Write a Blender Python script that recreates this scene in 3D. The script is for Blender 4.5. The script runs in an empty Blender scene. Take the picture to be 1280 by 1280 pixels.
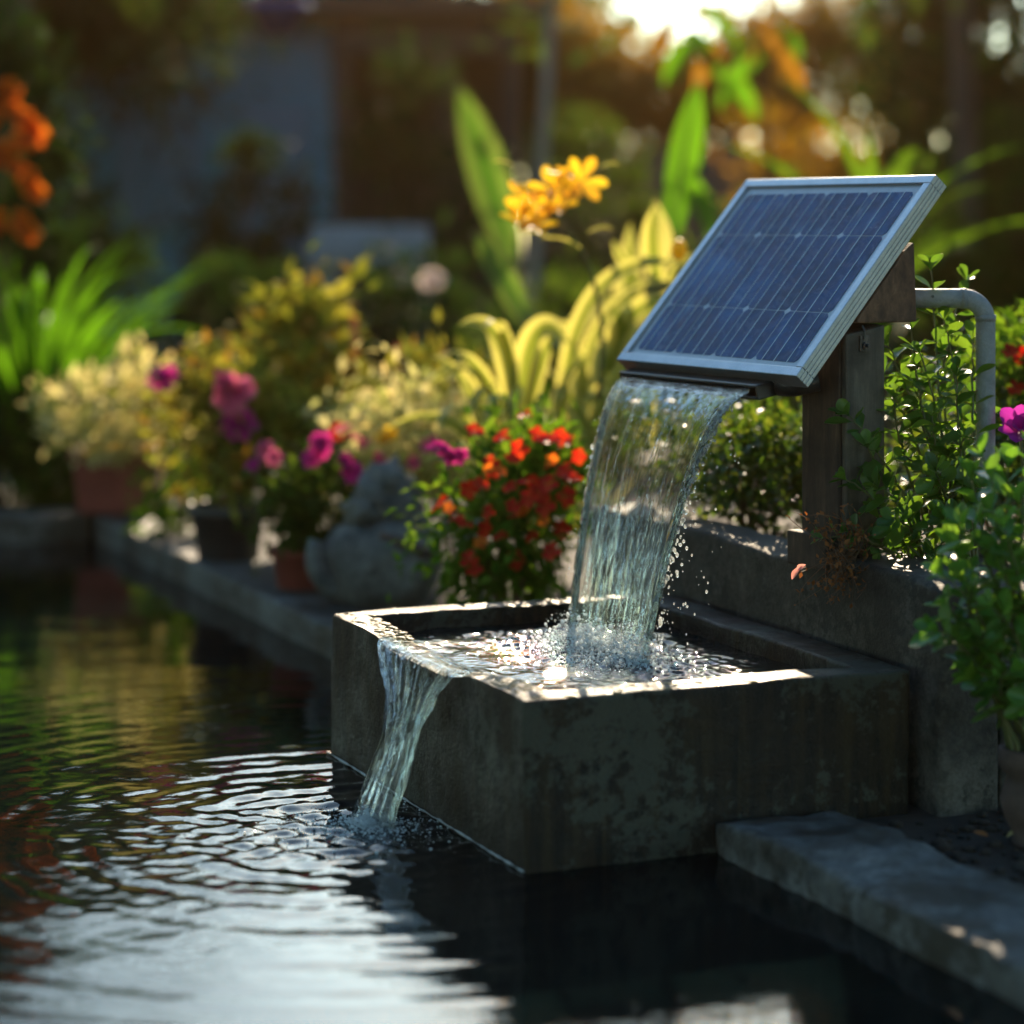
import bpy, bmesh, math, random
import numpy as np
from mathutils import Vector, noise as mnoise

C = bpy.context.scene.collection
SC = bpy.context.scene
R = math.radians

# ------------------------------------------------------------------ camera
F_PX, CX, HOR, CAM_Z = 3123.0, 640.0, 277.0, 1.018
cam = bpy.data.cameras.new('camera')
cam.sensor_width = 36.0
cam.lens = 36.0 * F_PX / 1280.0
cam.shift_y = (HOR - 640.0) / 1280.0
cam.clip_start, cam.clip_end = 0.1, 500.0
cam.dof.use_dof = True
cam.dof.focus_distance = 4.42
cam.dof.aperture_fstop = 1.5
camo = bpy.data.objects.new('camera', cam)
camo.location = (0, 0, CAM_Z)
camo.rotation_euler = (R(90), 0, 0)
C.objects.link(camo)
SC.camera = camo

# ------------------------------------------------------------------ world and sun
SUN_EL, SUN_AZ = 23.0, 4.2
w = bpy.data.worlds.new('World')
SC.world = w
w.use_nodes = True
wn = w.node_tree
wn.nodes.clear()
sky = wn.nodes.new('ShaderNodeTexSky')
sky.sky_type = 'NISHITA'
sky.sun_disc = False
sky.sun_elevation = R(SUN_EL)
sky.sun_rotation = R(SUN_AZ)
sky.air_density, sky.dust_density, sky.ozone_density = 1.0, 0.45, 1.0
bg = wn.nodes.new('ShaderNodeBackground')
bg.inputs['Strength'].default_value = 0.12
wo = wn.nodes.new('ShaderNodeOutputWorld')
tint = wn.nodes.new('ShaderNodeMix')          # white balance of the daylight: cool
tint.data_type, tint.blend_type = 'RGBA', 'MULTIPLY'
tint.inputs['Factor'].default_value = 1.0
tint.inputs[7].default_value = (0.79, 1.0, 1.03, 1)
wn.links.new(sky.outputs[0], tint.inputs[6])
wn.links.new(tint.outputs[2], bg.inputs['Color'])
wn.links.new(bg.outputs[0], wo.inputs['Surface'])

sl = bpy.data.lights.new('sun', 'SUN')
sl.energy = 5.0
sl.angle = R(0.5)
sl.color = (1.0, 0.80, 0.56)
so = bpy.data.objects.new('sun', sl)
sd = Vector((math.sin(R(SUN_AZ)) * math.cos(R(SUN_EL)), math.cos(R(SUN_AZ)) * math.cos(R(SUN_EL)), math.sin(R(SUN_EL))))
so.rotation_euler = sd.to_track_quat('Z', 'Y').to_euler()
so.location = sd * 30
C.objects.link(so)

SC.view_settings.view_transform = 'Standard'
SC.view_settings.look = 'None'
SC.view_settings.gamma = 1.0
SC.view_settings.exposure = 1.62
cy = SC.cycles
cy.max_bounces = 8
cy.diffuse_bounces = 3
cy.glossy_bounces = 4
cy.transmission_bounces = 7
cy.transparent_max_bounces = 10
cy.volume_bounces = 0
cy.caustics_reflective = False
cy.caustics_refractive = False
cy.sample_clamp_indirect = 4.0
cy.use_denoising = True
try:
    cy.denoiser = 'OPENIMAGEDENOISE'
    cy.denoising_prefilter = 'ACCURATE'
except Exception:
    pass

# ------------------------------------------------------------------ frames of reference
ER = np.array([0.9217, 0.3878, 0.0])      # along the short side of the stone basin
EL = np.array([-0.3878, 0.9217, 0.0])     # along the pool edge, away from the viewer
F0 = np.array([0.021, 3.9, 0.0])          # the basin's nearest corner at the water line
UP = np.array([0.0, 0.0, 1.0])


def B(s, t, z=0.0):
    return F0 + ER * s + EL * t + UP * z


def P(px, py, d):
    return np.array([(px - CX) / F_PX * d, d, CAM_Z - (py - HOR) / F_PX * d])


def unit(v):
    v = np.asarray(v, float)
    return v / max(np.linalg.norm(v), 1e-9)


# ------------------------------------------------------------------ material helpers
class M:
    def __init__(self, name):
        self.m = bpy.data.materials.new(name)
        self.m.use_nodes = True
        self.nt = self.m.node_tree
        self.nt.nodes.clear()
        self.out = self.n('ShaderNodeOutputMaterial')

    def n(self, t, **kw):
        nd = self.nt.nodes.new(t)
        for k, v in kw.items():
            setattr(nd, k, v)
        return nd

    def l(self, a, b):
        self.nt.links.new(a, b)

    def set(self, nd, **kw):
        for k, v in kw.items():
            k = k.replace('_', ' ')
            if hasattr(v, 'is_output'):
                self.l(v, nd.inputs[k])
            else:
                nd.inputs[k].default_value = v
        return nd

    def coord(self, scale=(1, 1, 1), rot=(0, 0, 0)):
        tc = self.n('ShaderNodeTexCoord')
        mp = self.n('ShaderNodeMapping')
        mp.inputs['Scale'].default_value = scale
        mp.inputs['Rotation'].default_value = rot
        self.l(tc.outputs['Object'], mp.inputs['Vector'])
        return mp.outputs[0]

    def noise(self, vec, scale, detail=6, rough=0.6, dist=0.0):
        nd = self.n('ShaderNodeTexNoise')
        if vec is not None:
            self.l(vec, nd.inputs['Vector'])
        nd.inputs['Scale'].default_value = scale
        nd.inputs['Detail'].default_value = detail
        nd.inputs['Roughness'].default_value = rough
        nd.inputs['Distortion'].default_value = dist
        return nd.outputs['Fac']

    def ramp(self, fac, stops, interp='LINEAR'):
        nd = self.n('ShaderNodeValToRGB')
        nd.color_ramp.interpolation = interp
        el = nd.color_ramp.elements
        while len(el) > 1:
            el.remove(el[0])
        for i, (p, c) in enumerate(stops):
            e = el[0] if i == 0 else el.new(p)
            e.position = p
            e.color = (c, c, c, 1) if isinstance(c, (int, float)) else (*c, 1)
        if fac is not None:
            self.l(fac, nd.inputs[0])
        return nd.outputs[0]

    def mix(self, fac, a, b, mode='MIX'):
        nd = self.n('ShaderNodeMix', data_type='RGBA', blend_type=mode)
        for sock, v in ((nd.inputs['Factor'], fac), (nd.inputs[6], a), (nd.inputs[7], b)):
            if hasattr(v, 'is_output'):
                self.l(v, sock)
            elif isinstance(v, (int, float)):
                sock.default_value = v
            else:
                sock.default_value = (*v, 1)
        return nd.outputs[2]

    def math(self, op, a, b=0.0):
        nd = self.n('ShaderNodeMath', operation=op)
        for i, v in enumerate((a, b)):
            if hasattr(v, 'is_output'):
                self.l(v, nd.inputs[i])
            else:
                nd.inputs[i].default_value = v
        return nd.outputs[0]

    def bump(self, h, strength=0.5, dist=0.01):
        nd = self.n('ShaderNodeBump')
        nd.inputs['Strength'].default_value = strength
        nd.inputs['Distance'].default_value = dist
        self.l(h, nd.inputs['Height'])
        return nd.outputs[0]

    def bsdf(self, color, rough=0.6, normal=None, **kw):
        p = self.n('ShaderNodeBsdfPrincipled')
        for k, v in (('Base Color', color), ('Roughness', rough)):
            if hasattr(v, 'is_output'):
                self.l(v, p.inputs[k])
            elif isinstance(v, (int, float)):
                p.inputs[k].default_value = v
            else:
                p.inputs[k].default_value = (*v, 1)
        if normal is not None:
            self.l(normal, p.inputs['Normal'])
        for k, v in kw.items():
            k = k.replace('_', ' ')
            if hasattr(v, 'is_output'):
                self.l(v, p.inputs[k])
            else:
                p.inputs[k].default_value = v
        return p

    def finish(self, sh):
        self.l(sh.outputs[0] if hasattr(sh, 'outputs') else sh, self.out.inputs['Surface'])
        return self.m


def leaf_mat(name, cols, trans=0.4, rough=0.4, spec=0.4, tcol=None, margin=None):
    """foliage: each leaf its own tone; light passes through it"""
    m = M(name)
    g = m.n('ShaderNodeNewGeometry')
    c = m.ramp(g.outputs['Random Per Island'], [((i + .0) / max(len(cols) - 1, 1), q) for i, q in enumerate(cols)])
    nz = m.noise(m.coord(), 60, 3)
    c = m.mix(0.35, c, m.mix(nz, c, (0.6, 0.6, 0.5), 'MULTIPLY'))
    if margin is not None:
        at = m.n('ShaderNodeAttribute', attribute_name='across')
        e = m.ramp(at.outputs['Fac'], [(0.35, 0.0), (0.55, 1.0)])
        c = m.mix(e, c, margin)
    p = m.bsdf(c, rough, Specular_IOR_Level=spec)
    t = m.n('ShaderNodeBsdfTranslucent')
    if tcol is None:
        tcol = (1.25, 1.15, 0.45)
    m.l(m.mix(1.0, c, tcol, 'MULTIPLY'), t.inputs['Color'])
    ms = m.n('ShaderNodeMixShader')
    ms.inputs[0].default_value = trans
    m.l(p.outputs[0], ms.inputs[1])
    m.l(t.outputs[0], ms.inputs[2])
    return m.finish(ms)


def plain(name, c1, c2, scale=12, rough=0.6, bump=0.3, stretch=(1, 1, 1), **kw):
    m = M(name)
    v = m.coord(stretch)
    n1 = m.noise(v, scale, 8, 0.65)
    n2 = m.noise(v, scale * 9, 5, 0.6)
    c = m.ramp(n1, [(0.3, c1), (0.7, c2)])
    c = m.mix(0.5, c, m.mix(n2, (0.35, 0.35, 0.35), (1.25, 1.25, 1.25)), 'MULTIPLY')
    h = m.math('ADD', n1, m.math('MULTIPLY', n2, 0.4))
    return m.finish(m.bsdf(c, rough, m.bump(h, bump, 0.006), **kw))


def concrete(name, base, dark, streak=None, lichen=None, wet=0.0, rough=0.75):
    m = M(name)
    v = m.coord()
    n1 = m.noise(v, 5.5, 9, 0.66)
    n2 = m.noise(v, 40, 7, 0.7)
    n3 = m.noise(v, 170, 4, 0.6)
    c = m.ramp(n1, [(0.36, dark), (0.62, base)])
    c = m.mix(0.75, c, m.ramp(n2, [(0.3, 0.38), (0.62, 1.25)]), 'MULTIPLY')
    c = m.mix(0.5, c, m.ramp(n3, [(0.3, 0.5), (0.7, 1.3)]), 'MULTIPLY')
    rg = m.ramp(n1, [(0.3, rough - 0.3 - wet), (0.6, rough)])
    if streak is not None:
        sv = m.coord((1, 1, 0.06))
        s = m.noise(sv, 22, 8, 0.7, 1.2)
        c = m.mix(m.ramp(s, [(0.48, 0.0), (0.66, 0.6)]), c, streak)
        s2 = m.noise(m.coord((1.3, 1.3, 0.07)), 34, 7, 0.7, 1.5)
        c = m.mix(m.ramp(s2, [(0.5, 0.0), (0.70, 0.6)]), c, tuple(q * 0.55 for q in dark))
    if lichen is not None:
        l1 = m.noise(v, 4.2, 10, 0.72, 0.3)
        l2 = m.noise(v, 55, 6, 0.7)
        k = m.math('ADD', l1, m.math('MULTIPLY', m.math('SUBTRACT', l2, 0.5), 0.5))
        c = m.mix(m.ramp(k, [(0.53, 0.0), (0.59, 0.85)]), c, lichen)
    h = m.math('ADD', m.math('MULTIPLY', n1, 0.8), m.math('ADD', m.math('MULTIPLY', n2, 0.5), m.math('MULTIPLY', n3, 0.25)))
    return m.finish(m.bsdf(c, rg, m.bump(h, 0.8, 0.010), Specular_IOR_Level=0.22))


# ------------------------------------------------------------------ object helpers
def link(name, me, mat=None, parent=None, smooth=False):
    o = bpy.data.objects.new(name, me)
    C.objects.link(o)
    if mat is not None:
        for mm in (mat if isinstance(mat, (list, tuple)) else [mat]):
            me.materials.append(mm)
    if parent is not None:
        o.parent = parent
        o.matrix_parent_inverse.identity()
        o.location = -np.array(parent.location)
    if smooth:
        me.polygons.foreach_set('use_smooth', [True] * len(me.polygons))
    return o


def tag(o, label, cat, group=None, kind=None):
    if label:
        o['label'] = label
    if cat:
        o['category'] = cat
    if group:
        o['group'] = group
    if kind:
        o['kind'] = kind
    return o


def thing(name, loc, label, cat, group=None):
    o = bpy.data.objects.new(name, None)
    o.location = tuple(loc)
    o.empty_display_size = 0.05
    C.objects.link(o)
    return tag(o, label, cat, group)


class MB:
    """collects vertices and faces for ONE mesh"""
    def __init__(self):
        self.v, self.f, self.mi, self.ac = [], [], [], []

    def add(self, vs, fs, mi=0, across=None):
        b = len(self.v)
        self.v.extend([tuple(map(float, q)) for q in vs])
        self.f.extend([tuple(i + b for i in q) for q in fs])
        self.mi.extend([mi] * len(fs))
        self.ac.extend(list(across) if across is not None else [0.0] * len(vs))

    def box(self, c, ax, ay, az, hx, hy, hz, mi=0):
        c, ax, ay, az = map(np.asarray, (c, ax, ay, az))
        vs = [c + ax * hx * i + ay * hy * j + az * hz * k for k in (-1, 1) for j in (-1, 1) for i in (-1, 1)]
        fs = [(0, 2, 3, 1), (4, 5, 7, 6), (0, 1, 5, 4), (2, 6, 7, 3), (0, 4, 6, 2), (1, 3, 7, 5)]
        self.add(vs, fs, mi)

    def tube(self, pts, rad, seg=8, mi=0, cap=True):
        pts = [np.asarray(p, float) for p in pts]
        if np.isscalar(rad):
            rad = [rad] * len(pts)
        vs, fs = [], []
        prev = None
        for i, p in enumerate(pts):
            t = unit(pts[min(i + 1, len(pts) - 1)] - pts[max(i - 1, 0)])
            if prev is None:
                a = unit(np.cross(t, UP if abs(t[2]) < 0.9 else np.array([1., 0, 0])))
            else:
                a = unit(prev - t * np.dot(prev, t))
            prev = a
            b = np.cross(t, a)
            for k in range(seg):
                q = 2 * math.pi * k / seg
                vs.append(p + (a * math.cos(q) + b * math.sin(q)) * rad[i])
        for i in range(len(pts) - 1):
            for k in range(seg):
                k2 = (k + 1) % seg
                fs.append((i * seg + k, i * seg + k2, (i + 1) * seg + k2, (i + 1) * seg + k))
        if cap:
            fs.append(tuple(reversed(range(seg))))
            fs.append(tuple((len(pts) - 1) * seg + k for k in range(seg)))
        self.add(vs, fs, mi)

    def lathe(self, c, prof, seg=32, mi=0, wob=0.0):
        c = np.asarray(c, float)
        vs, fs = [], []
        for (r, z) in prof:
            for k in range(seg):
                q = 2 * math.pi * k / seg
                rr = r * (1 + wob * mnoise.noise(Vector((math.cos(q) * 2, math.sin(q) * 2, z * 9))))
                vs.append(c + np.array([rr * math.cos(q), rr * math.sin(q), z]))
        for i in range(len(prof) - 1):
            for k in range(seg):
                k2 = (k + 1) % seg
                fs.append((i * seg + k, i * seg + k2, (i + 1) * seg + k2, (i + 1) * seg + k))
        self.add(vs, fs, mi)

    def blob(self, c, r, mi=0, sub=2, lump=0.25, freq=2.0, seed=0.0):
        bm = bmesh.new()
        bmesh.ops.create_icosphere(bm, subdivisions=sub, radius=1.0)
        r = np.asarray(r if not np.isscalar(r) else (r, r, r), float)
        vs = []
        for v in bm.verts:
            q = Vector(v.co) * freq + Vector((seed, seed * 1.7, -seed))
            k = 1 + lump * mnoise.noise(q) + lump * 0.5 * mnoise.noise(q * 2.3)
            vs.append(np.asarray(c) + np.array(v.co) * r * k)
        fs = [tuple(v.index for v in f.verts) for f in bm.faces]
        bm.free()
        self.add(vs, fs, mi)

    def strap(self, base, az, length, width, e0, curl, nseg=10, fold=0.25, mi=0, tip=0.0, twist=0.0, prof=None, roll=0.0):
        """a strap or blade leaf that leaves its base at elevation e0 and bends down by curl (radians)"""
        p = np.asarray(base, float).copy()
        h = np.array([math.cos(az), math.sin(az), 0.0])
        vs, ac = [], []
        for i in range(nseg + 1):
            u = i / nseg
            e = e0 - curl * u ** 1.3
            d = h * math.cos(e) + UP * math.sin(e)
            side = np.cross(h, UP)
            nrm = np.cross(side, d)
            tw = roll + twist * u
            sd_ = side * math.cos(tw) + nrm * math.sin(tw)
            nn = np.cross(sd_, d)
            wd = width * (prof(u) if prof else (min(1.0, 0.55 + u * 1.4) * max(tip, 1 - u ** 3) if u < 1 else tip))
            vs += [p - sd_ * wd / 2 + nn * wd * fold, p - sd_ * wd * 0.2 + nn * wd * fold * 0.25, p,
                   p + sd_ * wd * 0.2 + nn * wd * fold * 0.25, p + sd_ * wd / 2 + nn * wd * fold]
            ac += [1.0, 0.4, 0.0, 0.4, 1.0]
            p = p + d * (length / nseg)
        fs = []
        for i in range(nseg):
            for k in range(4):
                a = i * 5 + k
                fs.append((a, a + 1, a + 6, a + 5))
        self.add(vs, fs, mi, ac)
        return p

    def mesh(self, name):
        me = bpy.data.meshes.new(name)
        me.from_pydata(self.v, [], self.f)
        me.polygons.foreach_set('material_index', self.mi)
        if any(self.ac):
            a = me.attributes.new('across', 'FLOAT', 'POINT')
            a.data.foreach_set('value', self.ac)
        me.update()
        return me

    def build(self, name, mat, parent=None, smooth=False):
        return link(name, self.mesh(name), mat, parent, smooth)


def bevel(o, width=0.004, seg=2, angle=35):
    b = o.modifiers.new('bevel', 'BEVEL')
    b.width, b.segments, b.limit_method, b.angle_limit = width, seg, 'ANGLE', R(angle)
    return o


# leaf templates: x along, y across, z up
def tpl_simple():
    v = np.array([[0, 0, 0], [0.45, -0.5, 0.12], [0.5, 0, 0], [0.45, 0.5, 0.12], [1, 0, -0.12]])
    return v, [(0, 2, 1), (0, 3, 2), (1, 2, 4), (2, 3, 4)]


def tpl_detail(profile):
    vs, fs = [], []
    for (t, wd) in profile:
        for k in (-1, -0.5, 0, 0.5, 1):
            vs.append([t, 0.5 * wd * k, 0.16 * wd * k * k - 0.22 * t * t + 0.04 * math.sin(t * 7 + k)])
    n = len(profile)
    for i in range(n - 1):
        for k in range(4):
            a = i * 5 + k
            fs.append((a, a + 1, a + 6, a + 5))
    return np.array(vs), fs


OBOVATE = tpl_detail([(0, .05), (.12, .16), (.3, .5), (.5, .82), (.68, 1.0), (.84, .86), (.95, .45), (1, .04)])
OVATE = tpl_detail([(0, .06), (.1, .4), (.25, .85), (.42, 1.0), (.62, .8), (.8, .48), (.92, .2), (1, .02)])
SIMPLE = tpl_simple()


def leaves_mesh(name, pos, axis, nrm, length, width, tpl=SIMPLE):
    """many leaves of one plant as one mesh"""
    tv, tf = tpl
    pos, axis, nrm = (np.asarray(a, float) for a in (pos, axis, nrm))
    n = len(pos)
    ax = axis / np.maximum(np.linalg.norm(axis, axis=1, keepdims=True), 1e-9)
    sd_ = np.cross(nrm, ax)
    ln = np.linalg.norm(sd_, axis=1, keepdims=True)
    sd_ = np.where(ln < 1e-4, np.cross(ax, np.array([0.3, 0.5, 0.81])), sd_)
    sd_ /= np.maximum(np.linalg.norm(sd_, axis=1, keepdims=True), 1e-9)
    up = np.cross(ax, sd_)
    L = np.asarray(length).reshape(-1, 1, 1) * np.ones((n, 1, 1))
    W = np.asarray(width).reshape(-1, 1, 1) * np.ones((n, 1, 1))
    v = (pos[:, None, :] + tv[None, :, 0:1] * L * ax[:, None, :] + tv[None, :, 1:2] * W * sd_[:, None, :]
         + tv[None, :, 2:3] * W * up[:, None, :])
    nv = len(tv)
    fs = []
    for k in range(n):
        b = k * nv
        fs.extend([tuple(i + b for i in f) for f in tf])
    me = bpy.data.meshes.new(name)
    me.from_pydata(v.reshape(-1, 3).tolist(), [], fs)
    me.update()
    return me


def rnd_dirs(rng, n):
    v = rng.normal(size=(n, 3))
    return v / np.linalg.norm(v, axis=1, keepdims=True)


def cloud(rng, centre, radii, n, clumps, spread, shell=0.55, out=0.7, up=0.35):
    """leaf positions gathered in clumps through an ellipsoid; returns pos, axis, normal, clump centres"""
    d = rnd_dirs(rng, clumps)
    r = (shell + (1 - shell) * rng.random((clumps, 1))) * (0.75 + 0.35 * rng.random((clumps, 1)))
    cc = np.asarray(centre) + d * r * np.asarray(radii)
    idx = rng.integers(0, clumps, n)
    sp = spread * (0.6 + 0.8 * rng.random(clumps))[idx][:, None]
    pos = cc[idx] + rng.normal(size=(n, 3)) * sp
    rad = pos - np.asarray(centre)
    rad /= np.maximum(np.linalg.norm(rad, axis=1, keepdims=True), 1e-6)
    axis = rad * out + rnd_dirs(rng, n) * 0.75
    nrm = np.array([0, 0, 1.0]) * (0.6 + up) + rnd_dirs(rng, n) * 0.9
    return pos, axis, nrm, cc


def bezier(a, b, c, n):
    t = np.linspace(0, 1, n)[:, None]
    return (1 - t) ** 2 * np.asarray(a) + 2 * t * (1 - t) * np.asarray(b) + t ** 2 * np.asarray(c)


def patch_box(s0, s1, t0, t1, z0, z1, cell=0.02, frame=B, hole=None):
    """a block built from fine grid patches (so that its edges can be worn); hole = (s0,s1,t0,t1,zf) makes a trough"""
    mb = MB()

    def patch(o, a, b):
        o, a, b = map(np.asarray, (o, a, b))
        na = max(1, int(round(np.linalg.norm(a) / cell)))
        nb = max(1, int(round(np.linalg.norm(b) / cell)))
        vs = [o + a * i / na + b * j / nb for j in range(nb + 1) for i in range(na + 1)]
        fs = [(j * (na + 1) + i, j * (na + 1) + i + 1, (j + 1) * (na + 1) + i + 1, (j + 1) * (na + 1) + i)
              for j in range(nb) for i in range(na)]
        mb.add(vs, fs)
    ds, dt, dz = ER * (s1 - s0), EL * (t1 - t0), UP * (z1 - z0)
    patch(B(s0, t0, z0), ds, dz)
    patch(B(s1, t0, z0), dt, dz)
    patch(B(s1, t1, z0), -ds, dz)
    patch(B(s0, t1, z0), -dt, dz)
    patch(B(s0, t0, z0), dt, ds)
    if hole is None:
        patch(B(s0, t0, z1), ds, dt)
    else:
        a0, a1, b0, b1, zf = hole
        patch(B(s0, t0, z1), ds, EL * (b0 - t0))
        patch(B(s0, b1, z1), ds, EL * (t1 - b1))
        patch(B(s0, b0, z1), ER * (a0 - s0), EL * (b1 - b0))
        patch(B(a1, b0, z1), ER * (s1 - a1), EL * (b1 - b0))
        hz = UP * (z1 - zf)
        patch(B(a0, b0, zf), EL * (b1 - b0), hz)
        patch(B(a1, b1, zf), -EL * (b1 - b0), hz)
        patch(B(a1, b0, zf), -ER * (a1 - a0), hz)
        patch(B(a0, b1, zf), ER * (a1 - a0), hz)
        patch(B(a0, b0, zf), ER * (a1 - a0), EL * (b1 - b0))
    return mb


def worn(mb, amp=0.002, freq=14.0, amp2=0.0, freq2=3.0, fn=None, merge=0.004):
    bm = bmesh.new()
    me = mb.mesh('tmp')
    bm.from_mesh(me)
    bpy.data.meshes.remove(me)
    bmesh.ops.remove_doubles(bm, verts=bm.verts, dist=merge)
    bmesh.ops.recalc_face_normals(bm, faces=bm.faces)
    for v in bm.verts:
        if fn is not None:
            fn(v.co)
        c = v.co
        v.co = c + Vector((mnoise.noise(c * freq), mnoise.noise(c * freq + Vector((9, 3, 1))), mnoise.noise(c * freq + Vector((2, 7, 5))))) * amp \
            + Vector((mnoise.noise(c * freq2), mnoise.noise(c * freq2 + Vector((9, 3, 1))), mnoise.noise(c * freq2 + Vector((2, 7, 5))))) * amp2
    out = bpy.data.meshes.new('worn')
    bm.to_mesh(out)
    bm.free()
    return out


# ------------------------------------------------------------------ materials
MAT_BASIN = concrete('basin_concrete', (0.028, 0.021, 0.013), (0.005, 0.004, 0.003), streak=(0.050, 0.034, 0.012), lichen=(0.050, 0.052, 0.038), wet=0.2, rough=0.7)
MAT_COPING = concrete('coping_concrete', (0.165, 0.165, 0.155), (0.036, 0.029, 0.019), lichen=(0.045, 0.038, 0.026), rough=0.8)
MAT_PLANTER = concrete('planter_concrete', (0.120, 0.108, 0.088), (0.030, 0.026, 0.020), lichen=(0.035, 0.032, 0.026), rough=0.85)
MAT_STONE = concrete('ornament_stone', (0.20, 0.205, 0.195), (0.06, 0.06, 0.056), lichen=(0.16, 0.165, 0.15), rough=0.85)
MAT_SOIL = plain('soil', (0.012, 0.009, 0.006), (0.05, 0.036, 0.022), 20, 0.95, 0.9)
MAT_ALU = plain('aluminium', (0.36, 0.39, 0.41), (0.48, 0.50, 0.51), 30, 0.38, 0.05, (1, 1, 1), Metallic=0.85)
MAT_BLACK = plain('black_plastic', (0.012, 0.012, 0.013), (0.03, 0.03, 0.03), 40, 0.35, 0.15)
MAT_STEEL = plain('bolt_steel', (0.05, 0.045, 0.04), (0.14, 0.13, 0.12), 90, 0.45, 0.2, Metallic=0.9)
MAT_PVC = plain('grey_pipe', (0.17, 0.19, 0.20), (0.30, 0.32, 0.33), 26, 0.55, 0.7)
MAT_TERRA = plain('terracotta', (0.16, 0.055, 0.03), (0.30, 0.11, 0.06), 14, 0.8, 0.35)
MAT_TERRA_RED = plain('red_terracotta', (0.16, 0.03, 0.02), (0.26, 0.055, 0.035), 10, 0.75, 0.3)
MAT_POT = plain('weathered_pot', (0.05, 0.032, 0.024), (0.13, 0.085, 0.065), 16, 0.85, 0.5)
MAT_DARKPOT = plain('dark_pot', (0.015, 0.015, 0.017), (0.05, 0.045, 0.04), 14, 0.5, 0.2)
MAT_BARK = plain('bark', (0.035, 0.025, 0.016), (0.10, 0.075, 0.05), 9, 0.9, 0.8, (1, 1, 0.25))
MAT_PALEBARK = plain('pale_bark', (0.20, 0.17, 0.13), (0.36, 0.32, 0.26), 9, 0.85, 0.6, (1, 1, 0.3))
MAT_STEM = plain('green_stem', (0.06, 0.085, 0.02), (0.13, 0.12, 0.04), 40, 0.6, 0.3)
MAT_BROWNSTEM = plain('brown_stem', (0.09, 0.05, 0.025), (0.2, 0.11, 0.06), 60, 0.8, 0.4)
MAT_HOUSE = plain('blue_wall', (0.03, 0.17, 0.22), (0.05, 0.24, 0.30), 1.3, 0.8, 0.15)
MAT_DOOR = plain('blue_door', (0.05, 0.15, 0.20), (0.08, 0.20, 0.26), 2, 0.7, 0.1)
MAT_GREYBLOCK = plain('grey_render', (0.22, 0.25, 0.27), (0.32, 0.35, 0.37), 3, 0.85, 0.2)
MAT_DARKWOOD = plain('dark_timber', (0.02, 0.014, 0.010), (0.05, 0.032, 0.022), 6, 0.7, 0.4, (1, 1, 0.15))
MAT_FENCE = plain('fence_timber', (0.10, 0.06, 0.04), (0.20, 0.13, 0.09), 5, 0.8, 0.4, (1, 1, 0.12))


def wood(name, c1, c2, c3, vert=(1, 1, 0.08)):
    m = M(name)
    v = m.coord(vert)
    g = m.noise(v, 60, 8, 0.7, 0.4)
    n = m.noise(m.coord(), 11, 8, 0.7)
    c = m.ramp(g, [(0.3, c1), (0.55, c2), (0.75, c3)])
    c = m.mix(m.ramp(n, [(0.4, 0.0), (0.65, 0.85)]), c, tuple(q * 0.6 for q in c1))
    h = m.math('ADD', g, m.math('MULTIPLY', n, 0.4))
    return m.finish(m.bsdf(c, 0.78, m.bump(h, 0.7, 0.005)))


MAT_POST = wood('post_wood', (0.028, 0.018, 0.012), (0.075, 0.047, 0.03), (0.15, 0.105, 0.07))
MAT_POSTG = wood('post_board', (0.05, 0.042, 0.03), (0.115, 0.095, 0.07), (0.17, 0.145, 0.11))
MAT_HEAD = wood('head_wood', (0.06, 0.03, 0.016), (0.16, 0.085, 0.045), (0.25, 0.15, 0.085), (1, 1, 0.5))


def cell_mat():
    from mathutils import Matrix
    ep, es = Vector((-0.485, 0.875, 0)).normalized(), Vector((0.575, 0.319, 0.755)).normalized()
    rot = Matrix((ep, es, ep.cross(es))).to_euler()
    m = M('solar_cell')
    v = m.coord((1, 1, 1))
    mp1 = m.coord((1, 1, 1), rot)
    mp2 = m.n('ShaderNodeMapping')
    mp2.inputs['Scale'].default_value = (38, 2.2, 1)
    m.l(mp1, mp2.inputs['Vector'])
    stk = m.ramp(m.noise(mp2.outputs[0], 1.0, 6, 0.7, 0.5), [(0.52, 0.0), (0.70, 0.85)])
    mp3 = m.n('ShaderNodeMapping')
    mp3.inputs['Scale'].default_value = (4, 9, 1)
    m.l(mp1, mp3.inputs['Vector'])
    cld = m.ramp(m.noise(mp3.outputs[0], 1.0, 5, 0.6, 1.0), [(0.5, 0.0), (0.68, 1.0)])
    n = m.noise(v, 9, 6, 0.6, 0.6)
    n2 = m.noise(v, 130, 3, 0.5)
    c = m.ramp(n, [(0.3, (0.001, 0.014, 0.055)), (0.52, (0.001, 0.034, 0.135)), (0.72, (0.004, 0.085, 0.25))])
    c = m.mix(0.35, c, m.ramp(n2, [(0.35, 0.5), (0.65, 1.4)]), 'MULTIPLY')
    d = m.noise(v, 16, 10, 0.75, 1.2)
    dust = m.ramp(d, [(0.56, 0.0), (0.78, 0.35)])
    c = m.mix(dust, c, (0.16, 0.24, 0.33))
    c = m.mix(m.math('MULTIPLY', stk, cld), c, (0.22, 0.36, 0.50))  # pale streaks: sky reflection put into the cell colour
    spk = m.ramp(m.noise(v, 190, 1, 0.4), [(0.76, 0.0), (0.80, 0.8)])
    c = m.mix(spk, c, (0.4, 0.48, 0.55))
    r = m.ramp(d, [(0.4, 0.16), (0.7, 0.4)])
    return m.finish(m.bsdf(c, r, None, Specular_IOR_Level=0.10, Coat_Weight=0.0))


MAT_CELL = cell_mat()
MAT_SHEET = plain('panel_backsheet', (0.30, 0.36, 0.42), (0.42, 0.48, 0.54), 25, 0.3, 0.02)
MAT_BUS = plain('busbar', (0.55, 0.66, 0.74), (0.66, 0.76, 0.82), 25, 0.3, 0.02)


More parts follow.
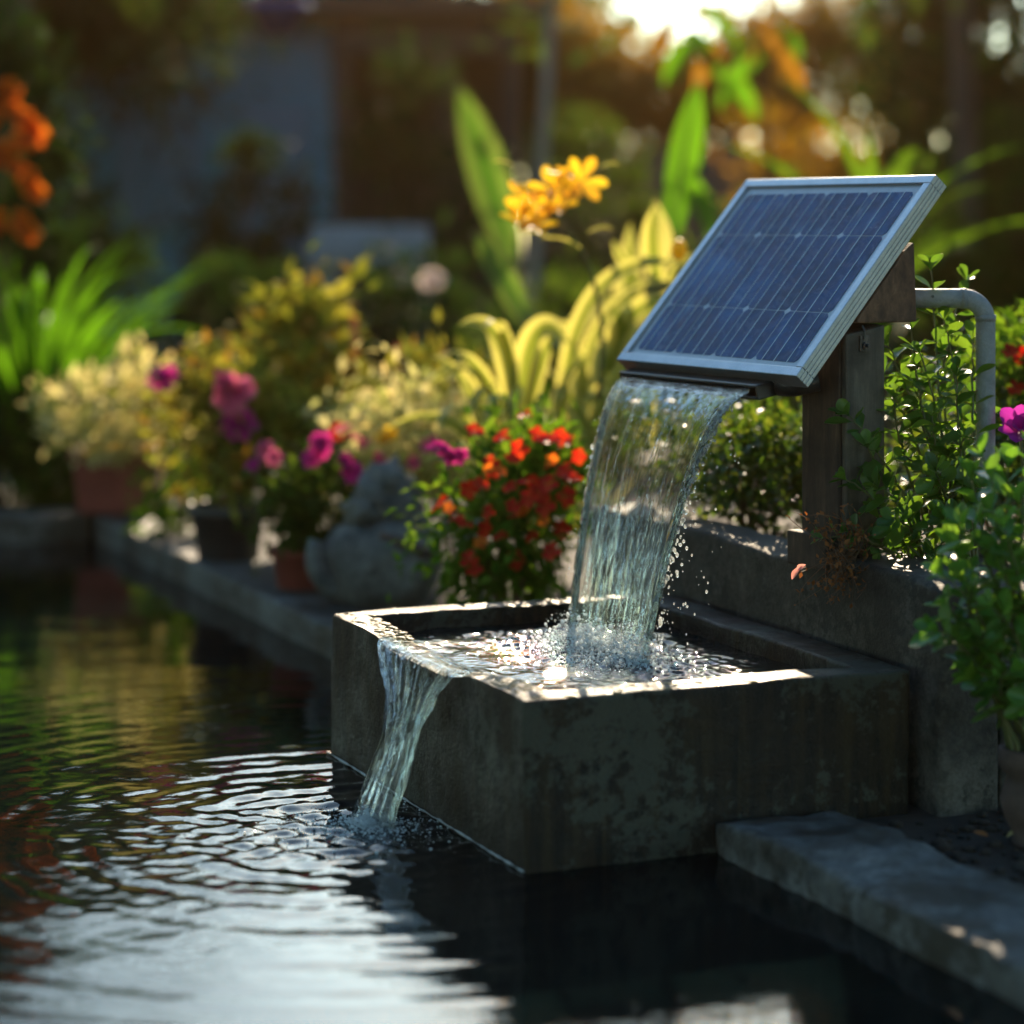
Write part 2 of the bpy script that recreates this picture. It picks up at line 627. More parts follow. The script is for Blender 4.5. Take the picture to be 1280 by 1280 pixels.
def pool_mat():
    m = M('pool_water')
    v = m.coord((1, 1, 1))
    n = m.noise(v, 30, 4, 0.55, 0.5)
    n2 = m.noise(v, 75, 3, 0.55)
    h = m.math('ADD', n, m.math('MULTIPLY', n2, 0.35))
    return m.finish(m.bsdf((0.0012, 0.004, 0.0045), 0.006, m.bump(h, 0.10, 0.004), IOR=1.333))


def basin_water_mat():
    m = M('basin_water')
    v = m.coord((1, 1, 1))
    n = m.noise(v, 60, 5, 0.6, 1.0)
    return m.finish(m.bsdf((0.003, 0.009, 0.010), 0.012, m.bump(n, 0.15, 0.005), IOR=1.333))


def clear_water_mat(name, see=0.6, tint=(0.97, 0.99, 0.98), rough=0.02, scale=(60, 60, 4), bstr=0.5, milk=0.0, tear=False):
    m = M(name)
    g = m.n('ShaderNodeBsdfGlass')
    g.inputs['IOR'].default_value = 1.333
    g.inputs['Roughness'].default_value = rough
    g.inputs['Color'].default_value = (*tint, 1)
    t = m.n('ShaderNodeBsdfTransparent')
    t.inputs['Color'].default_value = (0.97, 0.985, 0.98, 1)
    n = m.noise(m.coord(scale), 1.0, 4, 0.6, 0.6)
    m.l(m.bump(n, bstr, 0.004), g.inputs['Normal'])
    ms = m.n('ShaderNodeMixShader')
    ms.inputs[0].default_value = see
    if tear:      # the sheet tears into strands: gaps of plain air
        tn = m.noise(m.coord((95, 95, 5)), 1.0, 5, 0.65, 0.8)
        m.l(m.ramp(tn, [(0.36, see - 0.35), (0.52, see), (0.60, 1.0)]), ms.inputs[0])
    m.l(g.outputs[0], ms.inputs[1])
    m.l(t.outputs[0], ms.inputs[2])
    last = ms
    if milk > 0:
        d = m.bsdf((0.8, 0.86, 0.88), 0.25)
        tr = m.n('ShaderNodeBsdfTranslucent')
        tr.inputs['Color'].default_value = (0.8, 0.86, 0.88, 1)
        m2 = m.n('ShaderNodeMixShader')
        m2.inputs[0].default_value = 0.68
        m.l(d.outputs[0], m2.inputs[1])
        m.l(tr.outputs[0], m2.inputs[2])
        m3 = m.n('ShaderNodeMixShader')
        m3.inputs[0].default_value = milk
        m.l(last.outputs[0], m3.inputs[1])
        m.l(m2.outputs[0], m3.inputs[2])
        last = m3
    return m.finish(last)


MAT_POOL = pool_mat()
MAT_BWATER = basin_water_mat()
MAT_FALL = clear_water_mat('falling_water', 0.80, scale=(70, 70, 5), bstr=0.3, milk=0.0, tear=True)
MAT_STRAND = clear_water_mat('water_strand', 0.08, scale=(70, 70, 8), bstr=0.15, milk=0.0)
MAT_SPILL = clear_water_mat('spilling_water', 0.50, scale=(70, 70, 6), bstr=0.35, milk=0.0, tear=True)
MAT_DROP = clear_water_mat('water_drops', 0.05, rough=0.04, bstr=0.0, milk=0.25)
MAT_FOAM = clear_water_mat('foam', 0.05, rough=0.08, bstr=0.0, milk=0.93)

G_SHRUB = leaf_mat('shrub_leaf', [(0.045, 0.11, 0.022), (0.08, 0.18, 0.03), (0.13, 0.24, 0.035), (0.055, 0.13, 0.035)], 0.5, 0.3, 0.4)
G_NEAR = leaf_mat('near_shrub_leaf', [(0.06, 0.16, 0.03), (0.10, 0.24, 0.04), (0.16, 0.30, 0.045), (0.07, 0.18, 0.05)], 0.45, 0.3, 0.4)
G_HEDGE = leaf_mat('hedge_leaf', [(0.03, 0.07, 0.012), (0.07, 0.13, 0.02), (0.14, 0.18, 0.03)], 0.5, 0.35, 0.4)
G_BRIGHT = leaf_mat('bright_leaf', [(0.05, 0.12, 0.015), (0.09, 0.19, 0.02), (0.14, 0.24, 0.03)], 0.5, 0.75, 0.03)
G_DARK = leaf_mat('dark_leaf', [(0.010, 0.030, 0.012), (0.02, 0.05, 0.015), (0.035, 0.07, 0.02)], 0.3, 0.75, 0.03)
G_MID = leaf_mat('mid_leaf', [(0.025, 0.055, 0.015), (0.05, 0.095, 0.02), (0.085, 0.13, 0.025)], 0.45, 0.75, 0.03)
G_GLOW = leaf_mat('sunglow_leaf', [(0.14, 0.11, 0.015), (0.26, 0.18, 0.02), (0.26, 0.14, 0.02), (0.18, 0.18, 0.025)], 0.62, 0.65, 0.08, (1.3, 1.0, 0.5))  # gold tone carries the orange sun glow in the leaf colour
G_CREAM = leaf_mat('cream_leaf', [(0.58, 0.54, 0.24), (0.72, 0.66, 0.36), (0.34, 0.40, 0.10), (0.66, 0.54, 0.28)], 0.5, 0.75, 0.03, (1.1, 1.0, 0.75))
G_CROTON = leaf_mat('croton_leaf', [(0.20, 0.24, 0.04), (0.36, 0.34, 0.06), (0.09, 0.13, 0.02), (0.42, 0.22, 0.05)], 0.4, 0.75, 0.03, (1.1, 1.0, 0.5))
G_VARIEG = leaf_mat('variegated_leaf', [(0.10, 0.17, 0.03), (0.17, 0.22, 0.04), (0.25, 0.28, 0.06)], 0.45, 0.65, 0.08, (1.15, 1.05, 0.5), margin=(0.52, 0.50, 0.20))
G_FERN = leaf_mat('blade_leaf', [(0.05, 0.15, 0.012), (0.09, 0.22, 0.016), (0.15, 0.28, 0.025)], 0.5, 0.65, 0.08, (1.1, 1.2, 0.4))
G_BANANA = leaf_mat('broad_leaf', [(0.05, 0.12, 0.02), (0.07, 0.16, 0.025)], 0.5, 0.65, 0.08, (1.1, 1.2, 0.4), margin=(0.12, 0.16, 0.06))


def petal_mat(name, cols, trans=0.45):
    return leaf_mat(name, cols, trans, 0.5, 0.25, (1.1, 1.0, 0.9))


P_MAGENTA = petal_mat('magenta_petal', [(0.42, 0.02, 0.20), (0.62, 0.04, 0.30)])
P_PINK = petal_mat('pink_petal', [(0.62, 0.10, 0.24), (0.75, 0.18, 0.32)])
P_RED = petal_mat('red_petal', [(0.40, 0.010, 0.006), (0.58, 0.022, 0.010), (0.66, 0.06, 0.012)])
P_YELLOW = petal_mat('yellow_petal', [(0.80, 0.50, 0.02), (0.85, 0.62, 0.03), (0.80, 0.36, 0.02)])
P_ORANGE = petal_mat('orange_petal', [(0.70, 0.16, 0.01), (0.80, 0.24, 0.02), (0.62, 0.09, 0.01)])
P_PURPLE = petal_mat('purple_petal', [(0.36, 0.02, 0.34), (0.50, 0.05, 0.42)])
P_DRY = leaf_mat('dry_leaf', [(0.22, 0.09, 0.03), (0.32, 0.13, 0.05), (0.14, 0.07, 0.035)], 0.3, 0.8, 0.1, (1.2, 0.9, 0.5))

# ================================================================== SETTING
# garden soil: one sheet round the pool, right of its long edge and beyond its far edge
mb = MB()
mb.add([B(0.45, -70, 0.03), B(90, -70, 0.03), B(90, 90, 0.03), B(0.45, 90, 0.03)], [(0, 1, 2, 3)])
mb.add([B(-90, 4.40, 0.03), B(0.45, 4.40, 0.03), B(0.45, 90, 0.03), B(-90, 90, 0.03)], [(0, 1, 2, 3)])
g = mb.build('ground', MAT_SOIL)
tag(g, 'dark garden soil behind the pool edge', 'ground', None, 'structure')

# pool water with rings from the spill, as real waves
SPILL = np.array([-0.245, 4.19])


def waves(x, y, rng, n, lmin, lmax, amp, aniso=None):
    h = np.zeros_like(x)
    for _ in range(n):
        lam = lmin * (lmax / lmin) ** rng.random()
        th = rng.random() * 2 * math.pi if aniso is None else aniso + rng.normal() * 0.5
        k = 2 * math.pi / lam
        h += amp * (lam / lmax) * np.sin(k * (x * math.cos(th) + y * math.sin(th)) + rng.random() * 6.28)
    return h / math.sqrt(n)


rng = np.random.default_rng(3)
xs = np.concatenate([[-30, -12, -6, -3.5], np.arange(-2.3, 1.0, 0.011), [1.6, 4, 12, 30]])
ys = np.concatenate([[-20, -6, 0, 1.5, 2.3], np.arange(2.8, 5.6, 0.0085), np.arange(5.6, 8.4, 0.022), [9.5, 14]])
X, Y = np.meshgrid(xs, ys)
r = np.hypot(X - SPILL[0], Y - SPILL[1])
wob = waves(X, Y, rng, 8, 0.2, 0.9, 0.05)
ring = np.sin(2 * math.pi * (r + wob * 0.25) / 0.062) * 0.0011 + np.sin(2 * math.pi * (r + wob * 0.4) / 0.105 + 1.0) * 0.0012
env = np.exp(-np.maximum(r - 0.12, 0) / 0.60)
ang = np.arctan2(Y - SPILL[1], X - SPILL[0])
H = ring * env * (0.68 + 0.35 * np.sin(ang * 3 + r * 6) + 0.30 * np.sin(ang * 7 - r * 11 + 1))
chop = waves(X, Y, rng, 60, 0.022, 0.08, 0.0042)
H += chop * np.exp(-(r / 0.22) ** 2) * 1.0 + chop * 0.20 * np.exp(-(r / 0.7) ** 2)
H += waves(X, Y, rng, 40, 0.07, 0.35, 0.0030, math.pi / 2) * (0.17 + 0.22 * np.exp(-(r / 0.9) ** 2))
H += waves(X, Y, rng, 30, 0.4, 1.2, 0.0025) * 0.3
H *= 1 - 0.85 / (1 + np.exp(-(X - 0.02) / 0.05)) * (Y < 3.95)
H[(X < -2.4) | (X > 1.1) | (Y < 2.7) | (Y > 8.5)] = 0
nx, ny = len(xs), len(ys)
me = bpy.data.meshes.new('pool_water')
vv = np.stack([X, Y, H], -1).reshape(-1, 3)
idx = np.arange(nx * ny).reshape(ny, nx)
ff = np.stack([idx[:-1, :-1], idx[:-1, 1:], idx[1:, 1:], idx[1:, :-1]], -1).reshape(-1, 4)
me.from_pydata(vv.tolist(), [], ff.tolist())
o = link('water', me, MAT_POOL, None, True)
tag(o, 'dark rippling water of the garden pool', 'water', None, 'structure')


# pool edge (coping)
def coping_shape(co):
    pass


me = worn(patch_box(0.334, 0.556, -2.6, -0.003, -0.35, 0.056, 0.013), 0.0065, 24, 0.014, 4.0)
o = bevel(link('pool_edge', me, MAT_COPING, None, False), 0.010, 3, 50)
me.polygons.foreach_set('use_smooth', [True] * len(me.polygons))
tag(o, 'worn grey concrete pool edge running out of the basin towards the viewer', 'pool edge', 'concrete pool edging')
me = worn(patch_box(0.334, 0.556, 0.97, 4.50, -0.35, 0.075, 0.035), 0.003, 9, 0.008, 3.2)
o = bevel(link('pool_edge', me, MAT_COPING, None, False), 0.012, 3)
me.polygons.foreach_set('use_smooth', [True] * len(me.polygons))
tag(o, 'pale concrete pool edge with sunlit patches, behind the basin beside the flower pots', 'pool edge', 'concrete pool edging')
me = worn(patch_box(-4.0, 0.32, 4.28, 4.52, -0.35, 0.085, 0.05), 0.003, 9, 0.008, 3.2)
o = bevel(link('pool_edge', me, MAT_COPING, None, False), 0.012, 3)
me.polygons.foreach_set('use_smooth', [True] * len(me.polygons))
tag(o, 'far concrete pool edge under the bright green blades at the left', 'pool edge', 'concrete pool edging')

# ================================================================== BASIN
RIM, ZB, ZW = 0.27, -0.30, 0.236
TC, TW = 0.47, 0.20


def basin_shape(co):
    p = np.array(co) - F0
    s, t = float(np.dot(p, ER)), float(np.dot(p, EL))
    if s < 0.07 and co.z > 0.2:
        k = math.exp(-((t - TC) / TW) ** 4)
        co.z -= 0.024 * k * (co.z - 0.2) / 0.07


bt = thing('stone_basin', B(0, 0, 0), 'square dark concrete water basin with mossy rim, standing in the pool and brimming over', 'basin')
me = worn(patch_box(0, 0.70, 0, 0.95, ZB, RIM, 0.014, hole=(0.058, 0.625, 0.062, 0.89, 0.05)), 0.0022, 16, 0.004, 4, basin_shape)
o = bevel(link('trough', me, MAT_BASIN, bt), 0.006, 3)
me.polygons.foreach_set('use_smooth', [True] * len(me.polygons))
# the moss on the rim, its colour also carrying the gold of the sunlit edge
mb = MB()
rg = np.random.default_rng(12)
MAT_SUN_MOSS = plain('sun_gold_moss', (0.07, 0.055, 0.008), (0.16, 0.115, 0.018), 60, 0.6, 0.6)
for k in range(420):
    t = rg.uniform(0.05, 0.9)
    if rg.random() < 0.75:
        t = rg.choice([rg.uniform(0.05, 0.36), rg.uniform(0.58, 0.85)])
    q = B(rg.uniform(0.012, 0.058), t, RIM - 0.022 * math.exp(-((t - TC) / TW) ** 4) - 0.001)
    if k % 3 == 0:        # along the near and far rims
        q = B(rg.uniform(0.02, 0.55), rg.choice([rg.uniform(0.008, 0.06), rg.uniform(0.893, 0.945)]), RIM - 0.001)
    mb.blob(q, (rg.uniform(.004, .012), rg.uniform(.006, .016), rg.uniform(.0015, .003)), 0, 1, 0.5, 1.5, k)
mb.build('sun_gold_moss', MAT_SUN_MOSS, bt, True)['kind'] = 'stuff'

mb = MB()
rl = np.random.default_rng(14)
for (a_, b_) in ((B(-0.004, 0.955, 0), B(-0.004, 0.0, 0)),):
    n = 120
    pts = [a_ + (b_ - a_) * i / n + UP * (0.0035 + 0.0012 * mnoise.noise(Vector((i * .25, a_[1], 0)))) for i in range(n + 1)]
    mb.tube(pts, [max(0.0006, 0.0019 + 0.0022 * mnoise.noise(Vector((i * .35, 3.0, a_[0])))) for i in range(n + 1)], 5)
mb.build('waterline_foam', plain('waterline_white', (0.2, 0.22, 0.22), (0.5, 0.53, 0.52), 60, 0.4, 0.4), bt, True)  # pale tube added for the foam and meniscus along the waterline

# basin water
ss = np.linspace(0.05, 0.632, 190)
ts = np.linspace(0.055, 0.897, 270)
S, T = np.meshgrid(ss, ts)
XY = F0[None, None, :] + S[..., None] * ER + T[..., None] * EL
rng = np.random.default_rng(9)
ch = waves(XY[..., 0], XY[..., 1], rng, 110, 0.012, 0.05, 0.0048)
dist = np.hypot((S - 0.39) * 1.0, np.maximum(np.abs(T - 0.53) - 0.14, 0))
amp = 0.17 + 1.1 * np.exp(-(dist / 0.13) ** 2)
amp *= np.where(S > 0.50, np.clip(1 - (S - 0.5) / 0.12 * 0.6, 0.35, 1), 1)
Hb = ch * amp + 0.006 * np.exp(-(dist / 0.06) ** 2)
Hb += waves(XY[..., 0], XY[..., 1], rng, 20, 0.07, 0.2, 0.003)
me = bpy.data.meshes.new('basin_water')
V = XY + np.array([0, 0, ZW]) + Hb[..., None] * UP
idx = np.arange(S.size).reshape(S.shape)
ff = np.stack([idx[:-1, :-1], idx[:-1, 1:], idx[1:, 1:], idx[1:, :-1]], -1).reshape(-1, 4)
me.from_pydata(V.reshape(-1, 3).tolist(), [], ff.tolist())
o = link('basin_water', me, MAT_BWATER, None, True)
tag(o, 'choppy sparkling water filling the concrete basin', 'water', None, 'structure')

# ================================================================== PLANTER WALL
pt = thing('planter', B(0.73, 0, 0.03), 'long raised concrete planter with rough worn walls behind the basin', 'planter')


def planter_shape(co):
    p = np.array(co) - F0
    s, t = float(np.dot(p, ER)), float(np.dot(p, EL))
    if co.z > 0.3:
        k = min(max((0.40 - t) / 0.14, 0), 1)
        co.z += -0.012 + 0.020 * k * math.sin(min(max((t + 0.05) / 0.45, 0), 1) * 3.1) + 0.004 * math.sin(t * 9)


me = worn(patch_box(0.73, 0.85, -0.043, 1.35, -0.1, 0.415, 0.02), 0.004, 14, 0.008, 4.5, planter_shape)
o = bevel(link('side_wall', me, MAT_PLANTER, pt), 0.010, 3)
me.polygons.foreach_set('use_smooth', [True] * len(me.polygons))
me = worn(patch_box(0.853, 1.75, -0.040, 0.07, -0.1, 0.40, 0.025), 0.004, 14, 0.008, 4.5, planter_shape)
o = bevel(link('end_wall', me, MAT_PLANTER, pt), 0.010, 3)
me.polygons.foreach_set('use_smooth', [True] * len(me.polygons))
mb = MB()
n1, n2 = 30, 36
vs = [B(0.845 + 0.9 * i / n1, 0.06 + 1.32 * j / n2, 0.355 + 0.02 * mnoise.noise(Vector((i * .4, j * .4, 0)))) for j in range(n2 + 1) for i in range(n1 + 1)]
mb.add(vs, [(j * (n1 + 1) + i, j * (n1 + 1) + i + 1, (j + 1) * (n1 + 1) + i + 1, (j + 1) * (n1 + 1) + i) for j in range(n2) for i in range(n1)])
mb.build('soil', MAT_SOIL, pt, True)

# ================================================================== SOLAR PANEL
EP = np.array([-0.485, 0.875, 0.0])
EP /= np.linalg.norm(EP)
EQ = np.array([0.875, 0.485, 0.0])
EQ /= np.linalg.norm(EQ)
BR = np.array([0.5003, 4.40, 0.746])
PW, PA, PB = 0.608, 0.311, 0.358
PH = math.hypot(PA, PB)
ES = (EQ * PA + UP * PB) / PH           # up the slope
EN = np.cross(ES, EP)                   # panel normal, facing the viewer and the sky
if EN[2] < 0:
    EN = -EN


def PP(u, v, n=0.0):
    return BR + EP * u + ES * v + EN * n


def q_under(q, d=0.036):
    """height of the panel's underside at distance q behind its lower edge"""
    return BR[2] + q * PB / PA - d * math.hypot(1, PB / PA)


sp = thing('solar_panel', PP(PW / 2, 0), 'blue solar panel in an aluminium frame, tilted on the wooden post above the waterfall', 'solar panel')
fw, fd = 0.020, 0.034
mb = MB()
for (u0, u1, v0, v1) in ((0, PW, 0, fw), (0, PW, PH - fw, PH), (0, fw, fw, PH - fw), (PW - fw, PW, fw, PH - fw)):
    mb.box(PP((u0 + u1) / 2, (v0 + v1) / 2, -fd / 2), EP, ES, EN, (u1 - u0) / 2, (v1 - v0) / 2, fd / 2)
o = mb.build('frame', MAT_ALU, sp)
bevel(o, 0.0016, 2)
mb = MB()
for k in range(3):     # ribs of the extruded frame on its near side
    mb.box(PP(-0.0006, PH / 2, -0.010 - 0.008 * k), EP, ES, EN, 0.0009, PH / 2 - 0.001, 0.0011)
mb.build('frame_rib', MAT_ALU, sp)
mb = MB()
mb.box(PP(PW / 2, PH / 2, -0.008), EP, ES, EN, PW / 2 - fw + 0.001, PH / 2 - fw + 0.001, 0.002)
mb.build('backsheet', MAT_SHEET, sp)
ui0, ui1, vi0, vi1 = 0.034, PW - 0.034, 0.032, PH - 0.036
cu = [ui0 + (ui1 - ui0) * k / 4 for k in range(5)]
cv = [vi0, vi0 + (vi1 - vi0) * 0.285, vi0 + (vi1 - vi0) * 0.735, vi1]
gap, ch_ = 0.0022, 0.007
for j in range(3):
    for i in range(4):
        a0, a1, b0, b1 = cu[i] + gap, cu[i + 1] - gap, cv[j] + gap * 0.5, cv[j + 1] - gap * 0.5
        pts = [(a0 + ch_, b0), (a1 - ch_, b0), (a1, b0 + ch_), (a1, b1 - ch_), (a1 - ch_, b1), (a0 + ch_, b1), (a0, b1 - ch_), (a0, b0 + ch_)]
        mb = MB()
        mb.add([PP(u, v, -0.0052) for u, v in pts] + [PP(u, v, -0.0058) for u, v in pts],
               [tuple(range(8))] + [(k, k + 8, (k + 1) % 8 + 8, (k + 1) % 8) for k in range(8)])
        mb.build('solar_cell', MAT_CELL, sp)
mb = MB()
for i in range(4):
    wu = cu[i + 1] - cu[i]
    for k, hw in ((0.22, 0.0007), (0.52, 0.0009), (0.8, 0.0007)):
        u = cu[i] + wu * k
        mb.box(PP(u, (vi0 + vi1) / 2, -0.0046), EP, ES, EN, hw, (vi1 - vi0) / 2, 0.0004)
mb.build('busbars', MAT_BUS, sp)

# ================================================================== POST, HEAD BLOCK, SPOUT, PIPE
def QU(q, u, z):
    p = BR + EQ * q + EP * u
    return np.array([p[0], p[1], z])


wp = thing('wooden_post', QU(0.155, 0.07, 0.405), 'old dark wooden post on the planter wall holding up the solar panel', 'post')


def prism(mb, q0, q1, u0, u1, zb, ztop):
    vs = [QU(q0, u0, zb), QU(q1, u0, zb), QU(q1, u1, zb), QU(q0, u1, zb),
          QU(q0, u0, ztop(q0)), QU(q1, u0, ztop(q1)), QU(q1, u1, ztop(q1)), QU(q0, u1, ztop(q0))]
    mb.add(vs, [(3, 2, 1, 0), (4, 5, 6, 7), (0, 1, 5, 4), (1, 2, 6, 5), (2, 3, 7, 6), (3, 0, 4, 7)])


mb = MB()
prism(mb, 0.108, 0.200, 0.020, 0.135, 0.400, lambda q: min(0.834, q_under(q) - 0.003))
bevel(mb.build('shaft', MAT_POST, wp), 0.004, 2)
mb = MB()
prism(mb, 0.112, 0.198, 0.004, 0.018, 0.43, lambda q: min(0.832, q_under(q) - 0.005))
bevel(mb.build('front_board', MAT_POSTG, wp), 0.003, 2)
mb = MB()
mb.add([QU(0.134, 0.0, 0.836), QU(0.268, 0.0, 0.836), QU(0.262, 0.0, q_under(0.262) - 0.012), QU(0.240, 0.0, q_under(0.240) - 0.003), QU(0.134, 0.0, q_under(0.134) - 0.003),
        QU(0.134, 0.30, 0.836), QU(0.268, 0.30, 0.836), QU(0.262, 0.30, q_under(0.262) - 0.012), QU(0.240, 0.30, q_under(0.240) - 0.003), QU(0.134, 0.30, q_under(0.134) - 0.003)],
       [(0, 1, 2, 3, 4), (9, 8, 7, 6, 5), (0, 5, 6, 1), (1, 6, 7, 2), (2, 7, 8, 3), (3, 8, 9, 4), (4, 9, 5, 0)])
bevel(mb.build('head_block', MAT_HEAD, wp), 0.004, 2)
mb = MB()
prism(mb, 0.085, 0.125, 0.03, 0.15, 0.392, lambda q: 0.455)
bevel(mb.build('base_block', MAT_POST, wp), 0.005, 2)
mb = MB()
mb.box(QU(0.150, 0.003, 0.800), EQ, EP, UP, 0.010, 0.004, 0.014)
mb.tube([QU(0.150, 0.002, 0.796), QU(0.150, -0.006, 0.796)], 0.007, 12)
mb.tube([QU(0.150, -0.006, 0.796), QU(0.150, -0.014, 0.796)], 0.0035, 10)
mb.tube([QU(0.148, -0.003, 0.806), QU(0.147, -0.004, 0.822), QU(0.146, 0.002, 0.832)], 0.0022, 8)
bevel(mb.build('bolt', MAT_STEEL, wp), 0.001, 1)

# spout: wide flat trough under the panel's lower edge
spt = thing('spout', QU(0.05, 0.3, 0.70), 'wide flat black water spout under the lower edge of the solar panel', 'spout')
mb = MB()
U0, U1 = 0.105, 0.565


def spq(u, q, z):
    return QU(q, u, z)


th = 0.006
for (qa, za, qb, zb_) in ((-0.012, 0.700, 0.10, 0.722),):
    d = unit(np.array([qb - qa, 0, zb_ - za]))
    ax = EQ * d[0] + UP * d[2]
    nz_ = unit(np.cross(EP, ax))
    if nz_[2] < 0:
        nz_ = -nz_
    L = math.hypot(qb - qa, zb_ - za)
    mid = QU((qa + qb) / 2, (U0 + U1) / 2, (za + zb_) / 2)
    mb.box(mid, EP, ax, nz_, (U1 - U0) / 2, L / 2, th / 2)
    mb.box(mid + nz_ * 0.022, EP, ax, nz_, (U1 - U0) / 2, L / 2, th / 2)
    mb.box(QU((qa + qb) / 2, U0 - th / 2, (za + zb_) / 2) + nz_ * 0.011, EP, ax, nz_, th / 2, L / 2, 0.011 + th / 2)
    mb.box(QU((qa + qb) / 2, U1 + th / 2, (za + zb_) / 2) + nz_ * 0.011, EP, ax, nz_, th / 2, L / 2, 0.011 + th / 2)
    mb.box(QU(qb, (U0 + U1) / 2, zb_) + nz_ * 0.011, EP, ax, nz_, (U1 - U0) / 2, th / 2, 0.011)
bevel(mb.build('trough', MAT_BLACK, spt), 0.002, 2)
mb = MB()
mb.tube([QU(0.03, U0 - 0.0065, 0.722), QU(0.045, U0 - 0.03, 0.725), QU(0.085, U0 - 0.052, 0.735)], [0.018, 0.022, 0.022], 20)
mb.build('feed_pipe', MAT_BLACK, spt, True)

# grey water pipe
pp = thing('water_pipe', B(1.05, 0.30, 0.34), 'bent grey water pipe rising behind the shrub into the wooden head block', 'pipe')
p0 = QU(0.272, 0.10, 0.876)
pe = P(1232, 398, 4.62)
p1 = np.array([pe[0], pe[1], p0[2]])
dh = unit(p1 - p0)
path = [p0 + dh * 0.018, p0 + dh * 0.06]
rb = 0.042
path += [p1 - dh * rb]
for k in range(1, 9):
    a = k / 8 * math.pi / 2
    path.append(p1 - dh * rb + dh * rb * math.sin(a) + UP * (-rb + rb * math.cos(a)))
q = p1 - UP * 0.10
path += [q, p1 - UP * 0.30 + np.array([0.0, 0.002, 0]), p1 - UP * 0.39 + np.array([-0.015, 0, 0]), np.array([p1[0] - 0.05, p1[1], 0.345])]
mb = MB()
mb.tube(path, 0.0180, 24)
mb.build('pipe', MAT_PVC, pp, True)
mb = MB()
mb.tube([p1 - UP * (rb - 0.012) - UP * 0.0, p1 - UP * (rb + 0.0)], 0.0192, 24)
mb.build('elbow_collar', MAT_PVC, pp, True)
mb = MB()
mb.tube([p1 - dh * rb - dh * 0.004, p1 - dh * rb + dh * 0.006], 0.0190, 24)
mb.build('elbow_collar', MAT_PVC, pp, True)
mb = MB()
mb.tube([p0 - dh * 0.006, p0 + dh * 0.010], 0.0225, 20)
mb.tube([p0 + dh * 0.010, p0 + dh * 0.030], 0.0200, 20)
bevel(mb.build('coupling', MAT_BLACK, pp, True), 0.001, 1)
mb = MB()
mb.tube([p0 + dh * 0.085 + np.array([0, -0.0172, 0.004]), p0 + dh * 0.085 + np.array([0, -0.0194, 0.004])], 0.003, 10)
mb.build('screw', MAT_BLACK, pp)

# ================================================================== WATERFALL
def sine_series(rng, n, kmin, kmax):
    return [(rng.uniform(kmin, kmax), rng.uniform(0, 6.28), rng.uniform(-2.2, 2.2), rng.uniform(0.6, 1.4)) for _ in range(n)]


def streaks(u, v, ser):
    h = np.zeros_like(u)
    for k, ph, dr, a in ser:
        h += a * np.sin(k * u + ph + dr * v * 2.0 + 0.7 * np.sin(v * 9 + ph)) / math.sqrt(len(ser))
    return h


LA, LB = QU(-0.014, 0.118, 0.714), QU(-0.014, 0.555, 0.714)      # near and far end of the lip
DA, DB = P(806, 822, 4.41), P(712, 786, 4.70)                     # where the sheet lands
DA[2] = DB[2] = ZW


def fall_pt(u, v):
    """u 0 near edge, 1 far edge; v 0 lip, 1 basin"""
    u = np.asarray(u)[..., None]
    v = np.asarray(v)[..., None]
    top = LA + (LB - LA) * u
    bot = DA + (DB - DA) * u
    p = top + (bot - top) * (v ** 0.92)
    zz = 0.10 * v + 0.90 * v ** 2
    z = top[..., 2:3] + (bot[..., 2:3] - top[..., 2:3]) * zz
    return np.concatenate([p[..., :2], z], -1)


def sheet(ptfn, nu, nv, ser_a, ser_b, thick, amp, name, mat, rng, vstart=0.0, edge=0.0, ragged=0.0):
    u1 = np.linspace(0, 1, nu)
    v1 = np.linspace(vstart, 1, nv)
    U, Vv = np.meshgrid(u1, v1)
    # ragged outline: edges wander
    wa = ragged * streaks(Vv * 1.0, U * 0, sine_series(rng, 6, 14, 60))
    Uw = U + wa * (np.abs(U - 0.5) * 2) ** 3
    Pm = ptfn(Uw, Vv)
    du = np.gradient(Pm, axis=1)
    dv = np.gradient(Pm, axis=0)
    nn = np.cross(du, dv)
    nn /= np.maximum(np.linalg.norm(nn, axis=2, keepdims=True), 1e-12)
    grow = (0.45 + 0.9 * Vv)
    ha = streaks(U, Vv, ser_a) * amp * grow
    hb = streaks(U, Vv, ser_b) * amp * grow
    tk = thick * (1 + edge * (np.abs(U - 0.5) * 2) ** 8)
    taper = np.clip(np.minimum(U, 1 - U) * nu / 3.0, 0.08, 1)
    A = Pm + nn * ((tk / 2 + ha) * taper)[..., None]
    Bk = Pm - nn * ((tk / 2 + hb) * taper)[..., None]
    n = nu * nv
    idx = np.arange(n).reshape(nv, nu)
    f1 = np.stack([idx[:-1, :-1], idx[:-1, 1:], idx[1:, 1:], idx[1:, :-1]], -1).reshape(-1, 4)
    f2 = f1[:, ::-1] + n
    rim = []
    ring_ = list(idx[0, :]) + list(idx[1:, -1]) + list(idx[-1, -2::-1]) + list(idx[-2:0:-1, 0])
    for a, b in zip(ring_, ring_[1:] + ring_[:1]):
        rim.append((int(b), int(a), int(a) + n, int(b) + n))
    me = bpy.data.meshes.new(name)
    me.from_pydata(np.concatenate([A.reshape(-1, 3), Bk.reshape(-1, 3)]).tolist(), [], f1.tolist() + f2.tolist() + rim)
    me.update()
    return me


wf = thing('waterfall', (DA + DB) / 2, 'clear curved sheet of water falling from the black spout into the basin', 'waterfall')
rng = np.random.default_rng(21)
me = sheet(fall_pt, 260, 220, sine_series(rng, 20, 20, 170), sine_series(rng, 12, 15, 90), 0.006, 0.0007, 'water_sheet', MAT_FALL, rng, 0.0, 1.0, 0.012)
link('water_sheet', me, MAT_FALL, wf, True)
